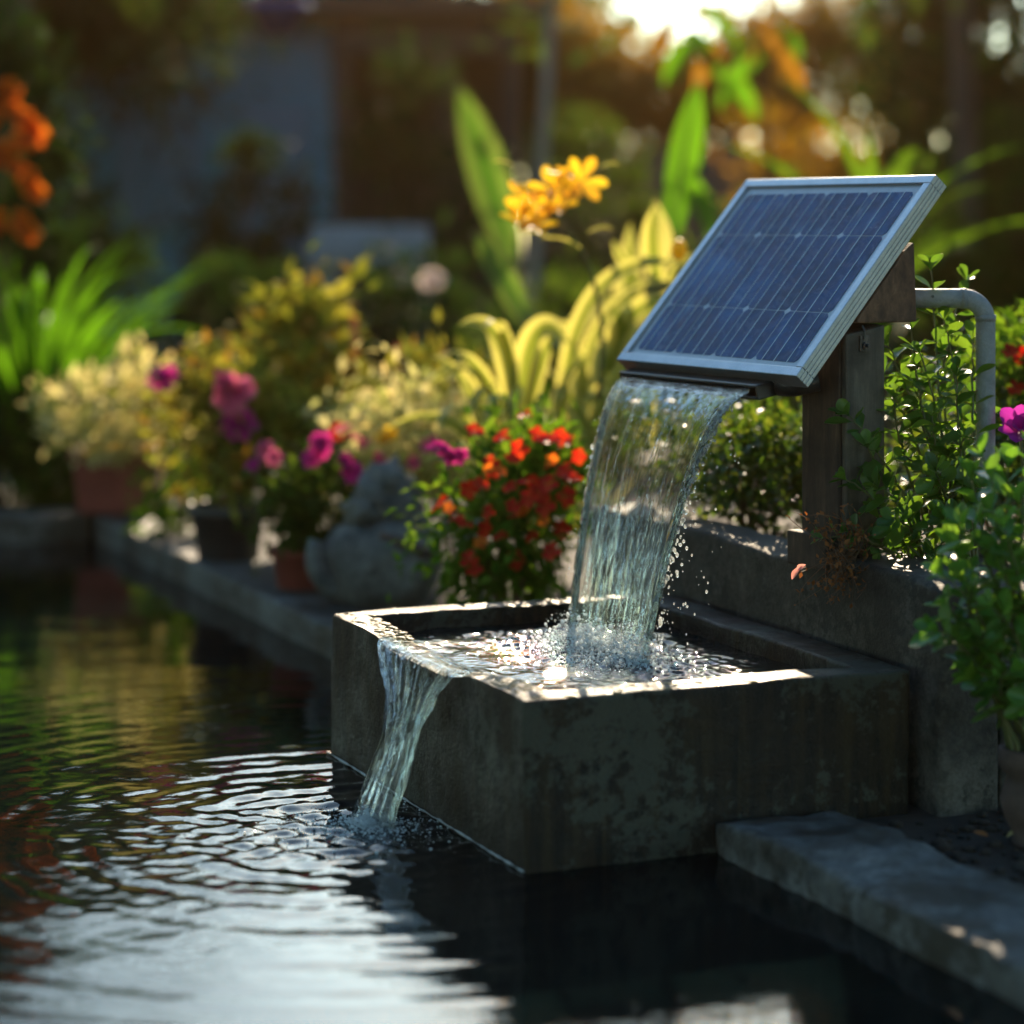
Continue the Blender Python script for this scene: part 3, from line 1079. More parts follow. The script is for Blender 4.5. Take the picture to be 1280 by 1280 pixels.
# strands: ropes of thicker water in and beside the sheet
mb = MB()
for k in range(150):
    e = rng.random()
    if e < 0.22:
        u0, va, vb = rng.uniform(-0.015, 0.05), rng.uniform(0, 0.3), 1.0
    elif e < 0.40:
        u0, va, vb = rng.uniform(0.95, 1.015), rng.uniform(0, 0.3), 1.0
    else:
        u0 = rng.uniform(0.03, 0.97)
        va = rng.uniform(0.0, 0.85)
        vb = min(1.0, va + rng.uniform(0.06, 0.36))
    n = 70
    vv = np.linspace(va, vb, n)
    uu = u0 + 0.008 * np.sin(vv * rng.uniform(5, 14) + rng.uniform(0, 6)) * vv
    pts = fall_pt(uu, vv) + np.array([-0.5, -0.85, 0.1]) * rng.uniform(-0.004, 0.008)
    w0 = rng.uniform(0.0010, 0.0026) if e < 0.40 else rng.uniform(0.0004, 0.0013)
    ph, ph2 = rng.uniform(0, 6, 2)
    fr = rng.uniform(40, 130)
    tt = np.linspace(0, 1, n)
    rad = w0 * (0.75 + 0.55 * np.sin(vv * fr + ph) * (0.2 + vv) + 0.3 * np.sin(vv * fr * 2.1 + ph2)) * np.clip(np.minimum(tt, 1 - tt) * 12 + 0.08, 0, 1)
    mb.tube(list(pts), [max(q, 0.00018) for q in rad], 6)
mb.build('water_strands', MAT_STRAND, wf, True)
# beads that thicken the near edge
mb = MB()
for k in range(230):
    v = rng.uniform(0.12, 1.0)
    p = fall_pt(np.array(rng.normal(-0.012, 0.018) * (0.4 + v)), np.array(v)) + rng.normal(size=3) * 0.003
    r_ = 0.0010 + 0.0034 * rng.random() ** 2.2 * (0.4 + 0.8 * v)
    mb.blob(p, (r_, r_, r_ * rng.uniform(1.0, 2.2)), 0, 2, 0.25, 1.3, k * 0.37)
for k in range(70):
    v = rng.uniform(0.15, 1.0)
    p = fall_pt(np.array(1 + rng.normal(0.004, 0.012) * v), np.array(v)) + rng.normal(size=3) * 0.002
    r_ = 0.0008 + 0.0022 * rng.random() ** 2.2
    mb.blob(p, (r_, r_, r_ * rng.uniform(1.0, 2.5)), 0, 2, 0.25, 1.3, k * 0.37)
mb.build('edge_beads', MAT_DROP, wf, True)['kind'] = 'stuff'

# flying drops round the fall
mb = MB()


def drop(mb, c, r, rng):
    mb.blob(c, (r, r, r * rng.uniform(0.9, 1.7)), 0, 1, 0.15, 1.0, rng.random() * 9)


for k in range(260):
    v = rng.uniform(0.25, 1.0)
    q = rng.random()
    u0 = -abs(rng.normal(0, 0.05)) * v * 1.6 - 0.005 if q < 0.72 else 1 + abs(rng.normal(0, 0.02)) * v
    p = fall_pt(np.array(u0), np.array(v))
    p = p + rng.normal(size=3) * 0.012 * v
    drop(mb, p, 0.0009 + 0.0030 * rng.random() ** 3.0, rng)
for k in range(70):
    p = fall_pt(np.array(-0.03), np.array(rng.uniform(0.4, 1))) + np.array([rng.uniform(0, 0.09), rng.uniform(-0.03, 0.05), rng.uniform(-0.02, 0.05)])
    drop(mb, p, 0.0007 + 0.0022 * rng.random() ** 2.5, rng)
o = mb.build('water_drops', MAT_DROP, None, True)
tag(o, 'bright drops flying off the near edge of the waterfall', 'drops', None, 'stuff')

# splash and foam where the fall lands
mb = MB()
for k in range(6500):
    a = rng.random()
    c = DA + (DB - DA) * a
    rad = abs(rng.normal(0, 0.050))
    th_ = rng.uniform(0, 6.283)
    p = c + np.array([math.cos(th_), math.sin(th_), 0]) * rad + np.array([-0.012, -0.03, 0])
    jet = rng.random() ** 3 * 0.055 * math.exp(-(rad / 0.055) ** 2) * (0.6 + 0.6 * math.sin(a * 19 + 1.3) ** 2)
    p[2] = ZW + 0.002 + jet + rng.uniform(-0.002, 0.005)
    r_ = 0.0006 + 0.0026 * rng.random() ** 4
    mb.blob(p, (r_ * rng.uniform(.7, 1.5), r_ * rng.uniform(.7, 1.5), r_ * rng.uniform(.6, 1.6)), 0, 1, 0.2, 1.0, k * 0.1)
for k in range(7000):
    s, t = rng.uniform(0.07, 0.52), rng.uniform(0.08, 0.78)
    cl = mnoise.noise(Vector((s * 22, t * 22, 1.0))) * 0.9 + mnoise.noise(Vector((s * 55, t * 55, 4.0))) * 0.5
    w_ = math.exp(-(((s - 0.31) / 0.12) ** 2 + ((t - 0.42) / 0.17) ** 2))
    if rng.random() > w_ * (0.10 + 1.3 * cl):
        continue
    r_ = 0.0006 + 0.0019 * rng.random() ** 3
    mb.blob(B(s, t, ZW + 0.003 + 0.004 * w_), (r_ * rng.uniform(.7, 2.0), r_ * rng.uniform(.7, 2.0), r_ * 0.6), 0, 1, 0.2, 1.0, k * 0.1)
o = mb.build('foam', MAT_FOAM, None, True)
tag(o, 'white splashing foam where the waterfall lands in the basin', 'foam', None, 'stuff')

# ================================================================== SPILL OVER THE RIM
def spill_pt(u, v):
    """u 0 near side, 1 far side; v 0 inside the basin, 0.22 the outer lip, 1 the pool"""
    u = np.asarray(u, float)
    v = np.asarray(v, float)
    t_top = 0.285 + (0.66 - 0.285) * u
    t_bot = 0.335 + (0.425 - 0.335) * u
    s_bot = -0.105 - 0.045 * u + 0.02 * (u - 0.5) ** 2
    crest = 0.0135 * (1 - (2 * u - 1) ** 4)
    w = np.clip((v - 0.20) / 0.80, 0, 1)          # falling part
    inn = np.clip(v / 0.20, 0, 1)
    s = np.where(v < 0.20, 0.085 - 0.087 * inn, -0.002 + (s_bot + 0.002) * (w ** 0.72) * (0.55 + 0.45 * w))
    conv = np.clip(w / 0.62, 0, 1)
    conv = conv * conv * (3 - 2 * conv)
    t = t_top + (t_bot - t_top) * (conv ** 0.8)
    dip = 0.024 * np.exp(-((t_top - TC) / TW) ** 4)
    z_lip = RIM - dip + 0.004 + crest
    z_in = ZW + 0.002
    z = np.where(v < 0.20, z_in + (z_lip - z_in) * np.sin(inn * math.pi / 2) ** 0.9, z_lip + (-0.012 - z_lip) * (0.05 * w + 0.95 * w ** 1.55))
    P_ = F0 + s[..., None] * ER + t[..., None] * EL
    P_ = P_.copy()
    P_[..., 2] = z
    return P_


rng = np.random.default_rng(33)
wsp = thing('water_spill', B(-0.12, 0.38, 0), 'clear water spilling over the mossy basin rim and twisting down into the pool', 'water spill')
me = sheet(spill_pt, 130, 220, sine_series(rng, 14, 12, 75), sine_series(rng, 10, 8, 40), 0.007, 0.0010, 'spill_sheet', MAT_SPILL, rng, 0.0, 0.8, 0.02)
link('spill_sheet', me, MAT_SPILL, wsp, True)
mb = MB()
for k in range(22):
    u0 = rng.uniform(-0.01, 0.10) if k < 8 else rng.uniform(0.08, 1.0)
    va = rng.uniform(0.14, 0.3)
    vb = 1.0 if k < 8 else rng.uniform(0.5, 1.0)
    n = 50
    vv = np.linspace(va, vb, n)
    uu = u0 + 0.05 * np.sin(vv * rng.uniform(4, 9) + rng.uniform(0, 6)) * vv
    pts = spill_pt(uu, vv) - ER * rng.uniform(0.001, 0.006)
    tt = np.linspace(0, 1, n)
    fr, ph = rng.uniform(30, 70), rng.uniform(0, 6)
    rad = rng.uniform(0.0010, 0.0026) * (0.8 + 0.45 * np.sin(vv * fr + ph)) * np.clip(np.minimum(tt, 1 - tt) * 10 + 0.05, 0, 1)
    mb.tube(list(pts), [max(q, 0.0002) for q in rad], 6)
mb.build('spill_strands', MAT_SPILL, wsp, True)

mb = MB()
for k in range(3000):
    a = rng.uniform(0, 6.283)
    rad = abs(rng.normal(0, 0.085)) if k % 3 else abs(rng.normal(0, 0.03))
    c = B(-0.125, 0.38, 0) + np.array([math.cos(a), math.sin(a), 0]) * rad
    c[2] = 0.001 + abs(rng.normal(0, 0.012)) * math.exp(-(rad / 0.05) ** 2)
    r_ = 0.0006 + 0.0026 * rng.random() ** 4
    mb.blob(c, (r_, r_, r_ * 0.7), 0, 1, 0.1, 1.0, k * 0.1)
o = mb.build('bubbles', MAT_FOAM, None, True)
tag(o, 'small bubbles on the pool where the spill from the basin lands', 'bubbles', None, 'stuff')


# ================================================================== PLANTS
def bush(name, label, cat, base, centre, radii, n, leaf, mat, clumps, spread, seed, stem=MAT_BROWNSTEM, tpl=SIMPLE, wl=0.45, group=None, shell=0.5, nst=9, srad=0.006, parts=('stem', 'foliage'), smooth=False, up=0.35):
    rng = np.random.default_rng(seed)
    t = thing(name, base, label, cat, group)
    pos, ax, nr, cc = cloud(rng, centre, radii, n, clumps, spread, shell, 0.7, up)
    keep = pos[:, 2] > base[2] + 0.01
    pos, ax, nr = pos[keep], ax[keep], nr[keep]
    L = leaf * (0.65 + 0.7 * rng.random(len(pos)))
    me = leaves_mesh('foliage', pos, ax, nr, L, L * wl, tpl)
    link(parts[1], me, mat, t, smooth)
    mb = MB()
    for k in range(min(nst, clumps)):
        c = cc[k]
        mid = (np.asarray(base) + c) / 2 + np.array([rng.normal() * 0.02, rng.normal() * 0.02, 0.04])
        b = np.asarray(base) + np.array([rng.normal() * srad * 2, rng.normal() * srad * 2, -0.01])
        mb.tube(list(bezier(b, mid, c, 7)), list(np.linspace(srad, srad * 0.3, 7)), 6)
    mb.build(parts[0], stem, t, True)
    return t, rng, cc


def flower_mesh(name, petals, L, W, cup, seed, mats=1, double=1):
    """a single bloom: petals round a centre, facing +Z"""
    rng = np.random.default_rng(seed)
    pos, ax, nr, LL = [], [], [], []
    for r_ in range(double):
        for k in range(petals):
            a = 2 * math.pi * (k + 0.5 * r_) / petals + rng.normal() * 0.1
            c = cup + 0.45 * r_ + rng.normal() * 0.08
            pos.append([0, 0, 0])
            ax.append([math.cos(a) * math.cos(c), math.sin(a) * math.cos(c), math.sin(c)])
            nr.append([-math.cos(a) * math.sin(c), -math.sin(a) * math.sin(c), math.cos(c)])
            LL.append(L * (1 - 0.22 * r_) * rng.uniform(0.9, 1.1))
    LL = np.array(LL)
    return leaves_mesh(name, pos, ax, nr, LL, LL * W, OBOVATE)


def add_blooms(t, me, mat, spots, rng, size=1.0, face=(0, -0.7, 0.6), name='blossom', spread=0.5):
    first = True
    if not me.materials:
        me.materials.append(mat)
    for p in spots:
        o = bpy.data.objects.new(name, me)
        C.objects.link(o)
        o.parent = t
        o.location = Vector(np.asarray(p, float) - np.array(t.location))
        d = Vector(unit(np.asarray(face) + rng.normal(size=3) * spread))
        o.rotation_euler = d.to_track_quat('Z', 'Y').to_euler()
        s = size * rng.uniform(0.8, 1.2)
        o.scale = (s, s, s)


def pot(name, c, r, h, mat, label, seg=28, prof=None):
    t = thing(name, c, label, 'plant pot')
    mb = MB()
    pr = prof or [(0.0, 0), (r * 0.68, 0), (r * 0.72, h * 0.05), (r * 0.92, h * 0.80), (r * 1.02, h * 0.81), (r * 1.04, h * 0.98), (r * 1.0, h), (r * 0.9, h * 0.99), (r * 0.86, h * 0.86)]
    mb.lathe(c, pr, seg, 0, 0.02)
    mb.build('pot_body', mat, t, True)
    mb = MB()
    mb.lathe(c, [(r * 0.87, h * 0.86), (r * 0.5, h * 0.9), (0.0, h * 0.91)], seg)
    mb.build('potting_soil', MAT_SOIL, t, True)
    return t


def branch_shrub(name, label, cat, base, tips, leaf, mat, seed, stem=MAT_STEM, start=0.35, pairs=9, wl=0.5, r0=0.004, tpl=OBOVATE, droop=0.0, lift=0.06):
    """a leafy shrub seen close: every stem carries pairs of leaves and ends in a rosette"""
    rng = np.random.default_rng(seed)
    t = thing(name, base, label, cat)
    mb = MB()
    pos, ax, nr, LL = [], [], [], []
    for tip in tips:
        tip = np.asarray(tip, float)
        b = np.asarray(base, float) + np.array([rng.normal() * 0.025, rng.normal() * 0.025, -0.02])
        mid = b * 0.45 + tip * 0.55 + np.array([rng.normal() * 0.03, rng.normal() * 0.03, lift + rng.normal() * 0.02])
        n = 26
        pts = bezier(b, mid, tip, n)
        pts[1:-1] += rng.normal(size=(n - 2, 3)) * 0.0012
        mb.tube(list(pts), list(np.linspace(r0, r0 * 0.35, n)), 6)
        np_ = int(pairs * rng.uniform(0.8, 1.25))
        roll = rng.uniform(0, 3)
        for k in range(np_ + 1):
            f = start + (1 - start) * (k / np_) ** 0.85
            i = min(int(f * (n - 1)), n - 2)
            p = pts[i] + (pts[i + 1] - pts[i]) * (f * (n - 1) - i) if k < np_ else pts[-1]
            tg = unit(pts[i + 1] - pts[i])
            a = unit(np.cross(tg, np.array([0.3, 0.8, 0.2])))
            b2 = np.cross(tg, a)
            roll += math.pi / 2 + rng.normal() * 0.25
            cnt = 2 if k < np_ else 4
            for q in range(cnt):
                an = roll + 2 * math.pi * q / cnt + rng.normal() * 0.2
                rd = a * math.cos(an) + b2 * math.sin(an)
                sp_ = rng.uniform(0.7, 1.3) if k < np_ else rng.uniform(0.35, 0.8)
                d = tg * (1.05 - 0.5 * sp_) + rd * sp_ + UP * 0.12
                pos.append(p)
                ax.append(d)
                nr.append(tg * 1.0 - rd * 0.25 + UP * 0.5 + rng.normal(size=3) * 0.22)
                LL.append(leaf * rng.uniform(0.65, 1.15) * (0.75 if k == np_ else 1.0))
    LL = np.array(LL)
    link('foliage', leaves_mesh('foliage', pos, ax, nr, LL, LL * wl * rng.uniform(0.85, 1.15, len(LL)), tpl), mat, t, True)
    mb.build('stem', stem, t, True)
    return t, rng


# --- close shrub in the planter, behind the post
rng = np.random.default_rng(5)
tips = [P(1164, 338, 4.62), P(1135, 395, 4.6), P(1180, 400, 4.62), P(1208, 352, 4.75), P(1110, 432, 4.58), P(1150, 442, 4.52), P(1195, 470, 4.5), P(1118, 500, 4.5),
        P(1165, 520, 4.46), P(1205, 548, 4.46), P(1062, 520, 4.44), P(1085, 560, 4.42), P(1130, 570, 4.44), P(1058, 600, 4.42), P(1098, 610, 4.40), P(1170, 590, 4.42),
        P(1222, 610, 4.46), P(1120, 650, 4.38), P(1180, 650, 4.40), P(1222, 500, 4.66), P(1215, 425, 4.66), P(1105, 470, 4.62), P(1178, 440, 4.66), P(1140, 480, 4.62)]
branch_shrub('leafy_shrub', 'upright shrub of small rounded bright green leaves in the planter behind the post', 'shrub', B(0.97, 0.27, 0.36), tips, 0.050, G_SHRUB, 51, pairs=7, wl=0.62)
# small trailing sprays along the wall
tips = [P(1060, 665, 4.42), P(1100, 690, 4.40), P(1140, 676, 4.40), P(1170, 700, 4.36), P(1090, 640, 4.44), P(1210, 690, 4.38), P(1030, 672, 4.46), P(1195, 668, 4.36)]
branch_shrub('creeping_plant', 'low sprawling green plant lying along the planter wall below the shrub', 'plant', B(0.93, 0.22, 0.37), tips, 0.034, G_SHRUB, 52, pairs=6, wl=0.55, lift=0.02)

# --- nearer shrub in the pot at the right edge
tips = [P(1228, 572, 3.98), P(1260, 585, 4.0), P(1195, 690, 3.95), P(1240, 640, 3.94), P(1275, 630, 3.92), P(1185, 760, 3.93), P(1215, 740, 3.9), P(1250, 700, 3.9),
        P(1200, 800, 3.92), P(1230, 805, 3.88), P(1265, 770, 3.88), P(1220, 850, 3.92), P(1262, 840, 3.86), P(1300, 690, 3.9), P(1310, 760, 3.9), P(1305, 610, 3.95), P(1330, 820, 3.9),
        P(1215, 600, 4.02), P(1290, 560, 4.05), P(1180, 720, 3.9), P(1175, 790, 3.88), P(1205, 660, 3.92), P(1240, 760, 3.84), P(1255, 660, 3.86), P(1245, 870, 3.93), P(1290, 880, 3.85)]
pc = P(1296, 1036, 3.95)
pc[2] = 0.03
branch_shrub('potted_shrub', 'nearest shrub at the right edge, glossy green leaves spilling out of the clay pot', 'shrub', pc + np.array([0, 0, 0.14]), tips, 0.058, G_NEAR, 53, pairs=6, wl=0.56, start=0.4)
pot('clay_pot', pc, 0.055, 0.165, MAT_POT, 'weathered round clay pot on the soil at the right edge', prof=[
    (0.0, 0), (0.034, 0), (0.040, 0.008), (0.036, 0.02), (0.050, 0.045), (0.057, 0.075), (0.050, 0.100), (0.046, 0.112), (0.056, 0.122), (0.061, 0.135), (0.060, 0.155), (0.054, 0.158), (0.048, 0.150), (0.046, 0.135)])

# --- hedge along the planter
bush('hedge', 'backlit hedge of tiny yellow green leaves behind the post and waterfall', 'hedge', B(1.0, 1.15, 0.35), B(1.02, 1.10, 0.50), (0.26, 0.26, 0.17), 3400, 0.026, G_HEDGE, 46, 0.038, 61, shell=0.3, wl=0.6, nst=14, srad=0.004)
bush('hedge', 'dense hedge right of the grey pipe, behind the leafy shrub', 'hedge', B(1.5, 0.95, 0.35), B(1.45, 0.80, 0.52), (0.30, 0.30, 0.20), 3400, 0.030, G_HEDGE, 46, 0.042, 62, shell=0.3, wl=0.6, nst=14, srad=0.004)
rngf = np.random.default_rng(7)
# --- red and yellow flowers beyond the pipe
t, rg_, _ = bush('flowering_bush', 'orange red flowering bush at the right edge beyond the grey pipe', 'flowering plant', B(1.75, 1.0, 0.3), P(1290, 480, 5.3), (0.16, 0.16, 0.16), 900, 0.035, G_BRIGHT, 22, 0.035, 63, wl=0.5, nst=8, srad=0.004)
me = flower_mesh('blossom', 6, 0.022, 0.7, 0.4, 3)
add_blooms(t, me, P_RED, [P(x, y, 5.16) for x, y in ((1262, 440), (1279, 446), (1270, 486))], rngf)
# --- purple flower
pf = thing('purple_flower', P(1275, 600, 4.6), 'single purple flower at the right edge above the potted shrub', 'flower')
me = flower_mesh('petals', 6, 0.052, 0.62, 0.75, 4, double=2)
o = link('petals', me, P_PURPLE, pf, True)
o.location = Vector(P(1276, 540, 4.6) - np.array(pf.location))
o.rotation_euler = (R(50), R(-20), 0)
mb = MB()
mb.tube(list(bezier(P(1276, 545, 4.6), P(1284, 640, 4.62), P(1270, 730, 4.6), 8)), 0.003, 6)
mb.build('stem', MAT_STEM, pf, True)

# --- dry tangled plant hanging over the wall, with a fallen pink petal
dt = thing('dried_plant', P(1045, 690, 4.42), 'dry reddish brown tangle of twigs hanging over the planter wall at the post foot', 'dry plant')
rng = np.random.default_rng(71)
mb = MB()
pos, ax, nr = [], [], []
for k in range(90):
    a = P(rng.uniform(1035, 1085), rng.uniform(675, 705), rng.uniform(4.40, 4.46))
    e = P(1045 + rng.normal() * 26, rng.uniform(630, 760), rng.uniform(4.30, 4.43))
    m_ = (a + e) / 2 + rng.normal(size=3) * 0.022
    pts = bezier(a, m_, e, 9)
    mb.tube(list(pts), list(np.linspace(0.0010, 0.0004, 9)), 4)
    for j in range(5):
        pos.append(pts[rng.integers(3, 9)])
        ax.append(rng.normal(size=3))
        nr.append(rng.normal(size=3))
mb.build('twigs', MAT_BROWNSTEM, dt, True)
L = rng.uniform(0.005, 0.014, len(pos))
link('dry_leaves', leaves_mesh('dry_leaves', pos, ax, nr, L, L * 0.6, SIMPLE), P_DRY, dt)
me = leaves_mesh('petal', [P(990, 724, 4.38), P(996, 712, 4.375)], [[0.5, -0.1, 0.9], [0.6, 0.0, 0.4]], [[-0.7, -0.5, 0.4], [-0.4, -0.8, 0.5]], np.array([0.030, 0.018]), np.array([0.016, 0.012]), OVATE)
o = link('petal', me, petal_mat('pale_pink_petal', [(0.75, 0.30, 0.26), (0.8, 0.38, 0.33)]), None, True)
tag(o, 'pink petal caught on the edge of the planter wall below the post', 'petal')

# dry leaves and litter on the soil at the lower right
for k, (x, y, lab) in enumerate(((1258, 1062, 'long dry straw coloured leaf lying on the soil under the clay pot'), (1236, 1046, 'small dry brown leaf on the dark soil left of the clay pot'))):
    p = P(x, y, 3.95)
    p[2] = 0.045
    me = leaves_mesh('fallen_leaf', [p], [[0.7, 0.35, 0.35]] if k == 0 else [[-0.6, 0.3, 0.2]], [[0, -0.3, 1]], np.array([0.075 if k == 0 else 0.03]), np.array([0.014 if k == 0 else 0.014]), OVATE)
    tag(link('fallen_leaf', me, P_DRY if k else leaf_mat('straw_leaf', [(0.45, 0.36, 0.16), (0.45, 0.36, 0.16)], 0.2, 0.7, 0.2), None, True), lab, 'leaf')
mb = MB()
rng = np.random.default_rng(77)
for k in range(420):
    s, t = rng.uniform(0.57, 1.2), rng.uniform(-1.0, -0.06)
    r_ = rng.uniform(0.004, 0.016)
    mb.blob(B(s, t, 0.032), (r_, r_, r_ * 0.7), 0, 1, 0.4, 1.5, k)
o = mb.build('soil_clods', MAT_SOIL, None, True)
tag(o, 'dark crumbs of soil between the pool edge and the clay pot', 'soil', None, 'stuff')

# --- red flowering shrub behind the basin
t, rg_, cc = bush('red_flower_shrub', 'green bush covered in orange red flowers, left of the waterfall', 'flowering plant', np.array([0.0, 5.65, 0.03]), np.array([-0.005, 5.62, 0.33]), (0.165, 0.15, 0.26), 2300, 0.036, G_BRIGHT, 44, 0.040, 81, shell=0.35, wl=0.5, nst=16, srad=0.004)
me = flower_mesh('blossom', 5, 0.023, 0.8, 0.35, 5)
spots = [P(x + rngf.normal() * 2, y, 5.46 + rngf.uniform(-.03, .05)) for x, y in
         ((592, 540), (600, 606), (588, 610), (660, 520), (632, 548), (690, 552), (700, 545), (715, 555), (668, 600), (676, 615), (640, 634), (650, 645), (662, 622), (680, 632), (694, 578),
          (618, 588), (612, 580), (556, 630), (565, 640), (582, 700), (594, 712), (722, 570), (704, 590), (636, 610), (655, 605), (686, 606), (718, 600), (640, 575), (575, 655), (606, 660), (630, 670), (668, 668), (700, 660), (690, 690), (640, 700), (612, 640), (708, 620), (650, 560), (672, 545))]
add_blooms(t, me, P_RED, spots, rngf, 1.0)
me = flower_mesh('blossom', 5, 0.020, 0.8, 0.35, 6)
add_blooms(t, me, P_ORANGE, [P(x, y, 5.44) for x, y in ((654, 636), (612, 586), (690, 575), (560, 636), (625, 590), (600, 680), (680, 650))], rngf)
add_blooms(t, flower_mesh('blossom', 6, 0.024, 0.8, 0.4, 25, double=2), P_MAGENTA, [P(x, y, 5.47) for x, y in ((556, 568), (566, 574), (576, 572), (548, 562))], rngf)

# --- yellow lily-like flower on its stem
yl = thing('yellow_flower', P(740, 470, 6.1), 'cluster of bright yellow lily-like flowers on a leaning stem', 'flower')
rng = np.random.default_rng(91)
mb = MB()
mb.tube(list(bezier(P(748, 500, 6.15), P(770, 340, 6.1), P(690, 262, 6.05), 12)), list(np.linspace(0.007, 0.003, 12)), 8)
mb.tube(list(bezier(P(738, 300, 6.08), P(715, 262, 6.08), P(706, 228, 6.05), 8)), 0.003, 6)
mb.build('stem', MAT_STEM, yl, True)
me = flower_mesh('flower_head', 6, 0.062, 0.42, 0.5, 8)
add_blooms(yl, me, P_YELLOW, [P(x, y, 6.02) for x, y in ((705, 216), (725, 228), (690, 238), (655, 246), (672, 262), (648, 278), (668, 284), (700, 258))], rng, 1.0, (-0.3, -0.7, 0.5), 'flower_head', 0.7)
mb = MB()
for x, y, az_, l_ in ((690, 300, 2.8, 0.09), (735, 292, 0.3, 0.07), (725, 310, 3.4, 0.12), (640, 208, 2.6, 0.06), (752, 210, 0.4, 0.05)):
    mb = MB()
    mb.strap(P(x, y, 6.05), az_, l_, 0.02, 0.5, 1.0, 6)
    mb.build('bract', G_VARIEG, yl, True)

# --- variegated strap-leaved plants
def strap_plant(name, label, cat, base, leaves, mat, seed, parts='leaf', prof=None):
    t = thing(name, base, label, cat)
    for i, (p, az_, l_, w_, e0, curl, tw) in enumerate(leaves):
        mb = MB()
        mb.strap(p, az_, l_, w_, e0, curl, 16, 0.22, 0, 0.02, tw, prof, 0.9 * math.sin(i * 2.4 + 1.6))
        mb.build(parts, mat, t, True)
    return t


b0 = np.array([0.22, 7.0, 0.13])
lv = []
rng = np.random.default_rng(101)
lv.append((P(716, 520, 6.85), -0.25, 0.40, 0.06, 1.5, 2.6, 0.2))
lv.append((P(770, 500, 6.9), 2.6, 0.36, 0.06, 1.4, 2.4, 0.2))
lv.append((P(708, 545, 6.95), 0.35, 0.70, 0.062, 1.62, 2.6, 0.2))
lv.append((P(790, 470, 7.05), 1.6, 0.38, 0.10, 1.55, 0.35, 0.0))
lv.append((P(818, 335, 7.0), 1.5, 0.17, 0.10, 1.5, 0.3, 0.0))
lv.append((P(760, 520, 7.05), 0.2, 0.62, 0.055, 1.45, 2.3, 0.3))
lv.append((P(740, 560, 6.95), 2.8, 0.44, 0.05, 1.30, 2.0, 0.3))
for k in range(30):
    a = rng.uniform(0, 6.28)
    lv.append((b0 + np.array([0.05 * math.cos(a), 0.05 * math.sin(a), rng.uniform(0, 0.15)]), a, rng.uniform(0.30, 0.52), rng.uniform(0.040, 0.065), rng.uniform(0.9, 1.45), rng.uniform(1.4, 2.6), rng.normal() * 0.4))
lv = [(p_, a_, l_ * 1.16, w_ * 1.16, e_, c_, t_) for (p_, a_, l_, w_, e_, c_, t_) in lv]
def arc_leaf(mb, p0_, p1_, p2_, width, face=(-0.25, -0.9, 0.35), nseg=18, blunt=0.0):
    pts = bezier(p0_, p1_, p2_, nseg + 1)
    vs, ac, fs = [], [], []
    for i in range(nseg + 1):
        u = i / nseg
        d = unit(pts[min(i + 1, nseg)] - pts[max(i - 1, 0)])
        sd_ = unit(np.cross(d, np.asarray(face, float)))
        nn = np.cross(sd_, d)
        ww = width * max(blunt * (1 if u < 0.98 else 0.4), min(1.0, 0.6 + u * 1.2) * (1 - u ** 4)) + 0.0015
        for k in (-1, -0.5, 0, 0.5, 1):
            vs.append(pts[i] + sd_ * ww * 0.5 * k + nn * ww * 0.16 * k * k)
            ac.append(abs(k))
    for i in range(nseg):
        for k in range(4):
            a = i * 5 + k
            fs.append((a, a + 1, a + 6, a + 5))
    mb.add(vs, fs, 0, ac)


def arc_plant(root, spec, mat, seed):
    rr = np.random.default_rng(seed)
    for (a_, b_, c_, wpx, d) in spec:
        mb = MB()
        dd = d + rr.uniform(-0.06, 0.06)
        arc_leaf(mb, P(*a_, dd + 0.05), P(*b_, dd), P(*c_, dd - 0.12), 0.78 * wpx / F_PX * dd, (-0.25 + rr.normal() * 0.15, -0.8, 0.45 + rr.normal() * 0.15), 18, 0.0)
        mb.build('leaf', mat, root, True)


ARCS_A = [((700, 560), (706, 300), (856, 330), 34, 6.55), ((716, 560), (726, 350), (846, 352), 26, 6.6), ((750, 560), (752, 380), (838, 372), 52, 6.7), ((770, 560), (800, 430), (760, 372), 60, 6.8),
          ((822, 350), (812, 300), (820, 256), 40, 6.6), ((800, 350), (778, 330), (766, 300), 20, 6.6), ((835, 350), (850, 330), (868, 318), 22, 6.6), ((700, 570), (690, 470), (740, 440), 24, 6.5),
          ((730, 570), (760, 470), (800, 440), 26, 6.5), ((690, 570), (660, 480), (672, 540), 22, 6.5), ((745, 570), (700, 440), (690, 520), 26, 6.45), ((790, 570), (770, 470), (730, 500), 26, 6.45),
          ((780, 560), (830, 420), (850, 400), 40, 6.7), ((720, 560), (740, 480), (716, 420), 28, 6.6), ((810, 560), (800, 430), (840, 430), 36, 6.6)]
_ag = strap_plant('variegated_agave', 'large plant with arching yellow striped strap leaves behind the solar panel', 'plant', b0, lv[:14], G_VARIEG, 101)
arc_plant(_ag, ARCS_A, G_VARIEG, 111)
b1 = np.array([-0.02, 6.25, 0.2])
lv = []
for k in range(34):
    a = rng.uniform(0, 6.28)
    lv.append((b1 + np.array([0.04 * math.cos(a), 0.04 * math.sin(a), rng.uniform(0.02, 0.30)]), a, rng.uniform(0.24, 0.40), rng.uniform(0.032, 0.06), rng.uniform(0.7, 1.3), rng.uniform(1.4, 2.5), rng.normal() * 0.5))
lv += [(P(640, 420, 6.2), 0.1, 0.16, 0.075, 0.35, 0.7, 0), (P(628, 420, 6.2), 3.0, 0.15, 0.06, 0.25, 0.5, 0), (P(600, 445, 6.2), 3.1, 0.13, 0.022, 0.1, 0.6, 0)]
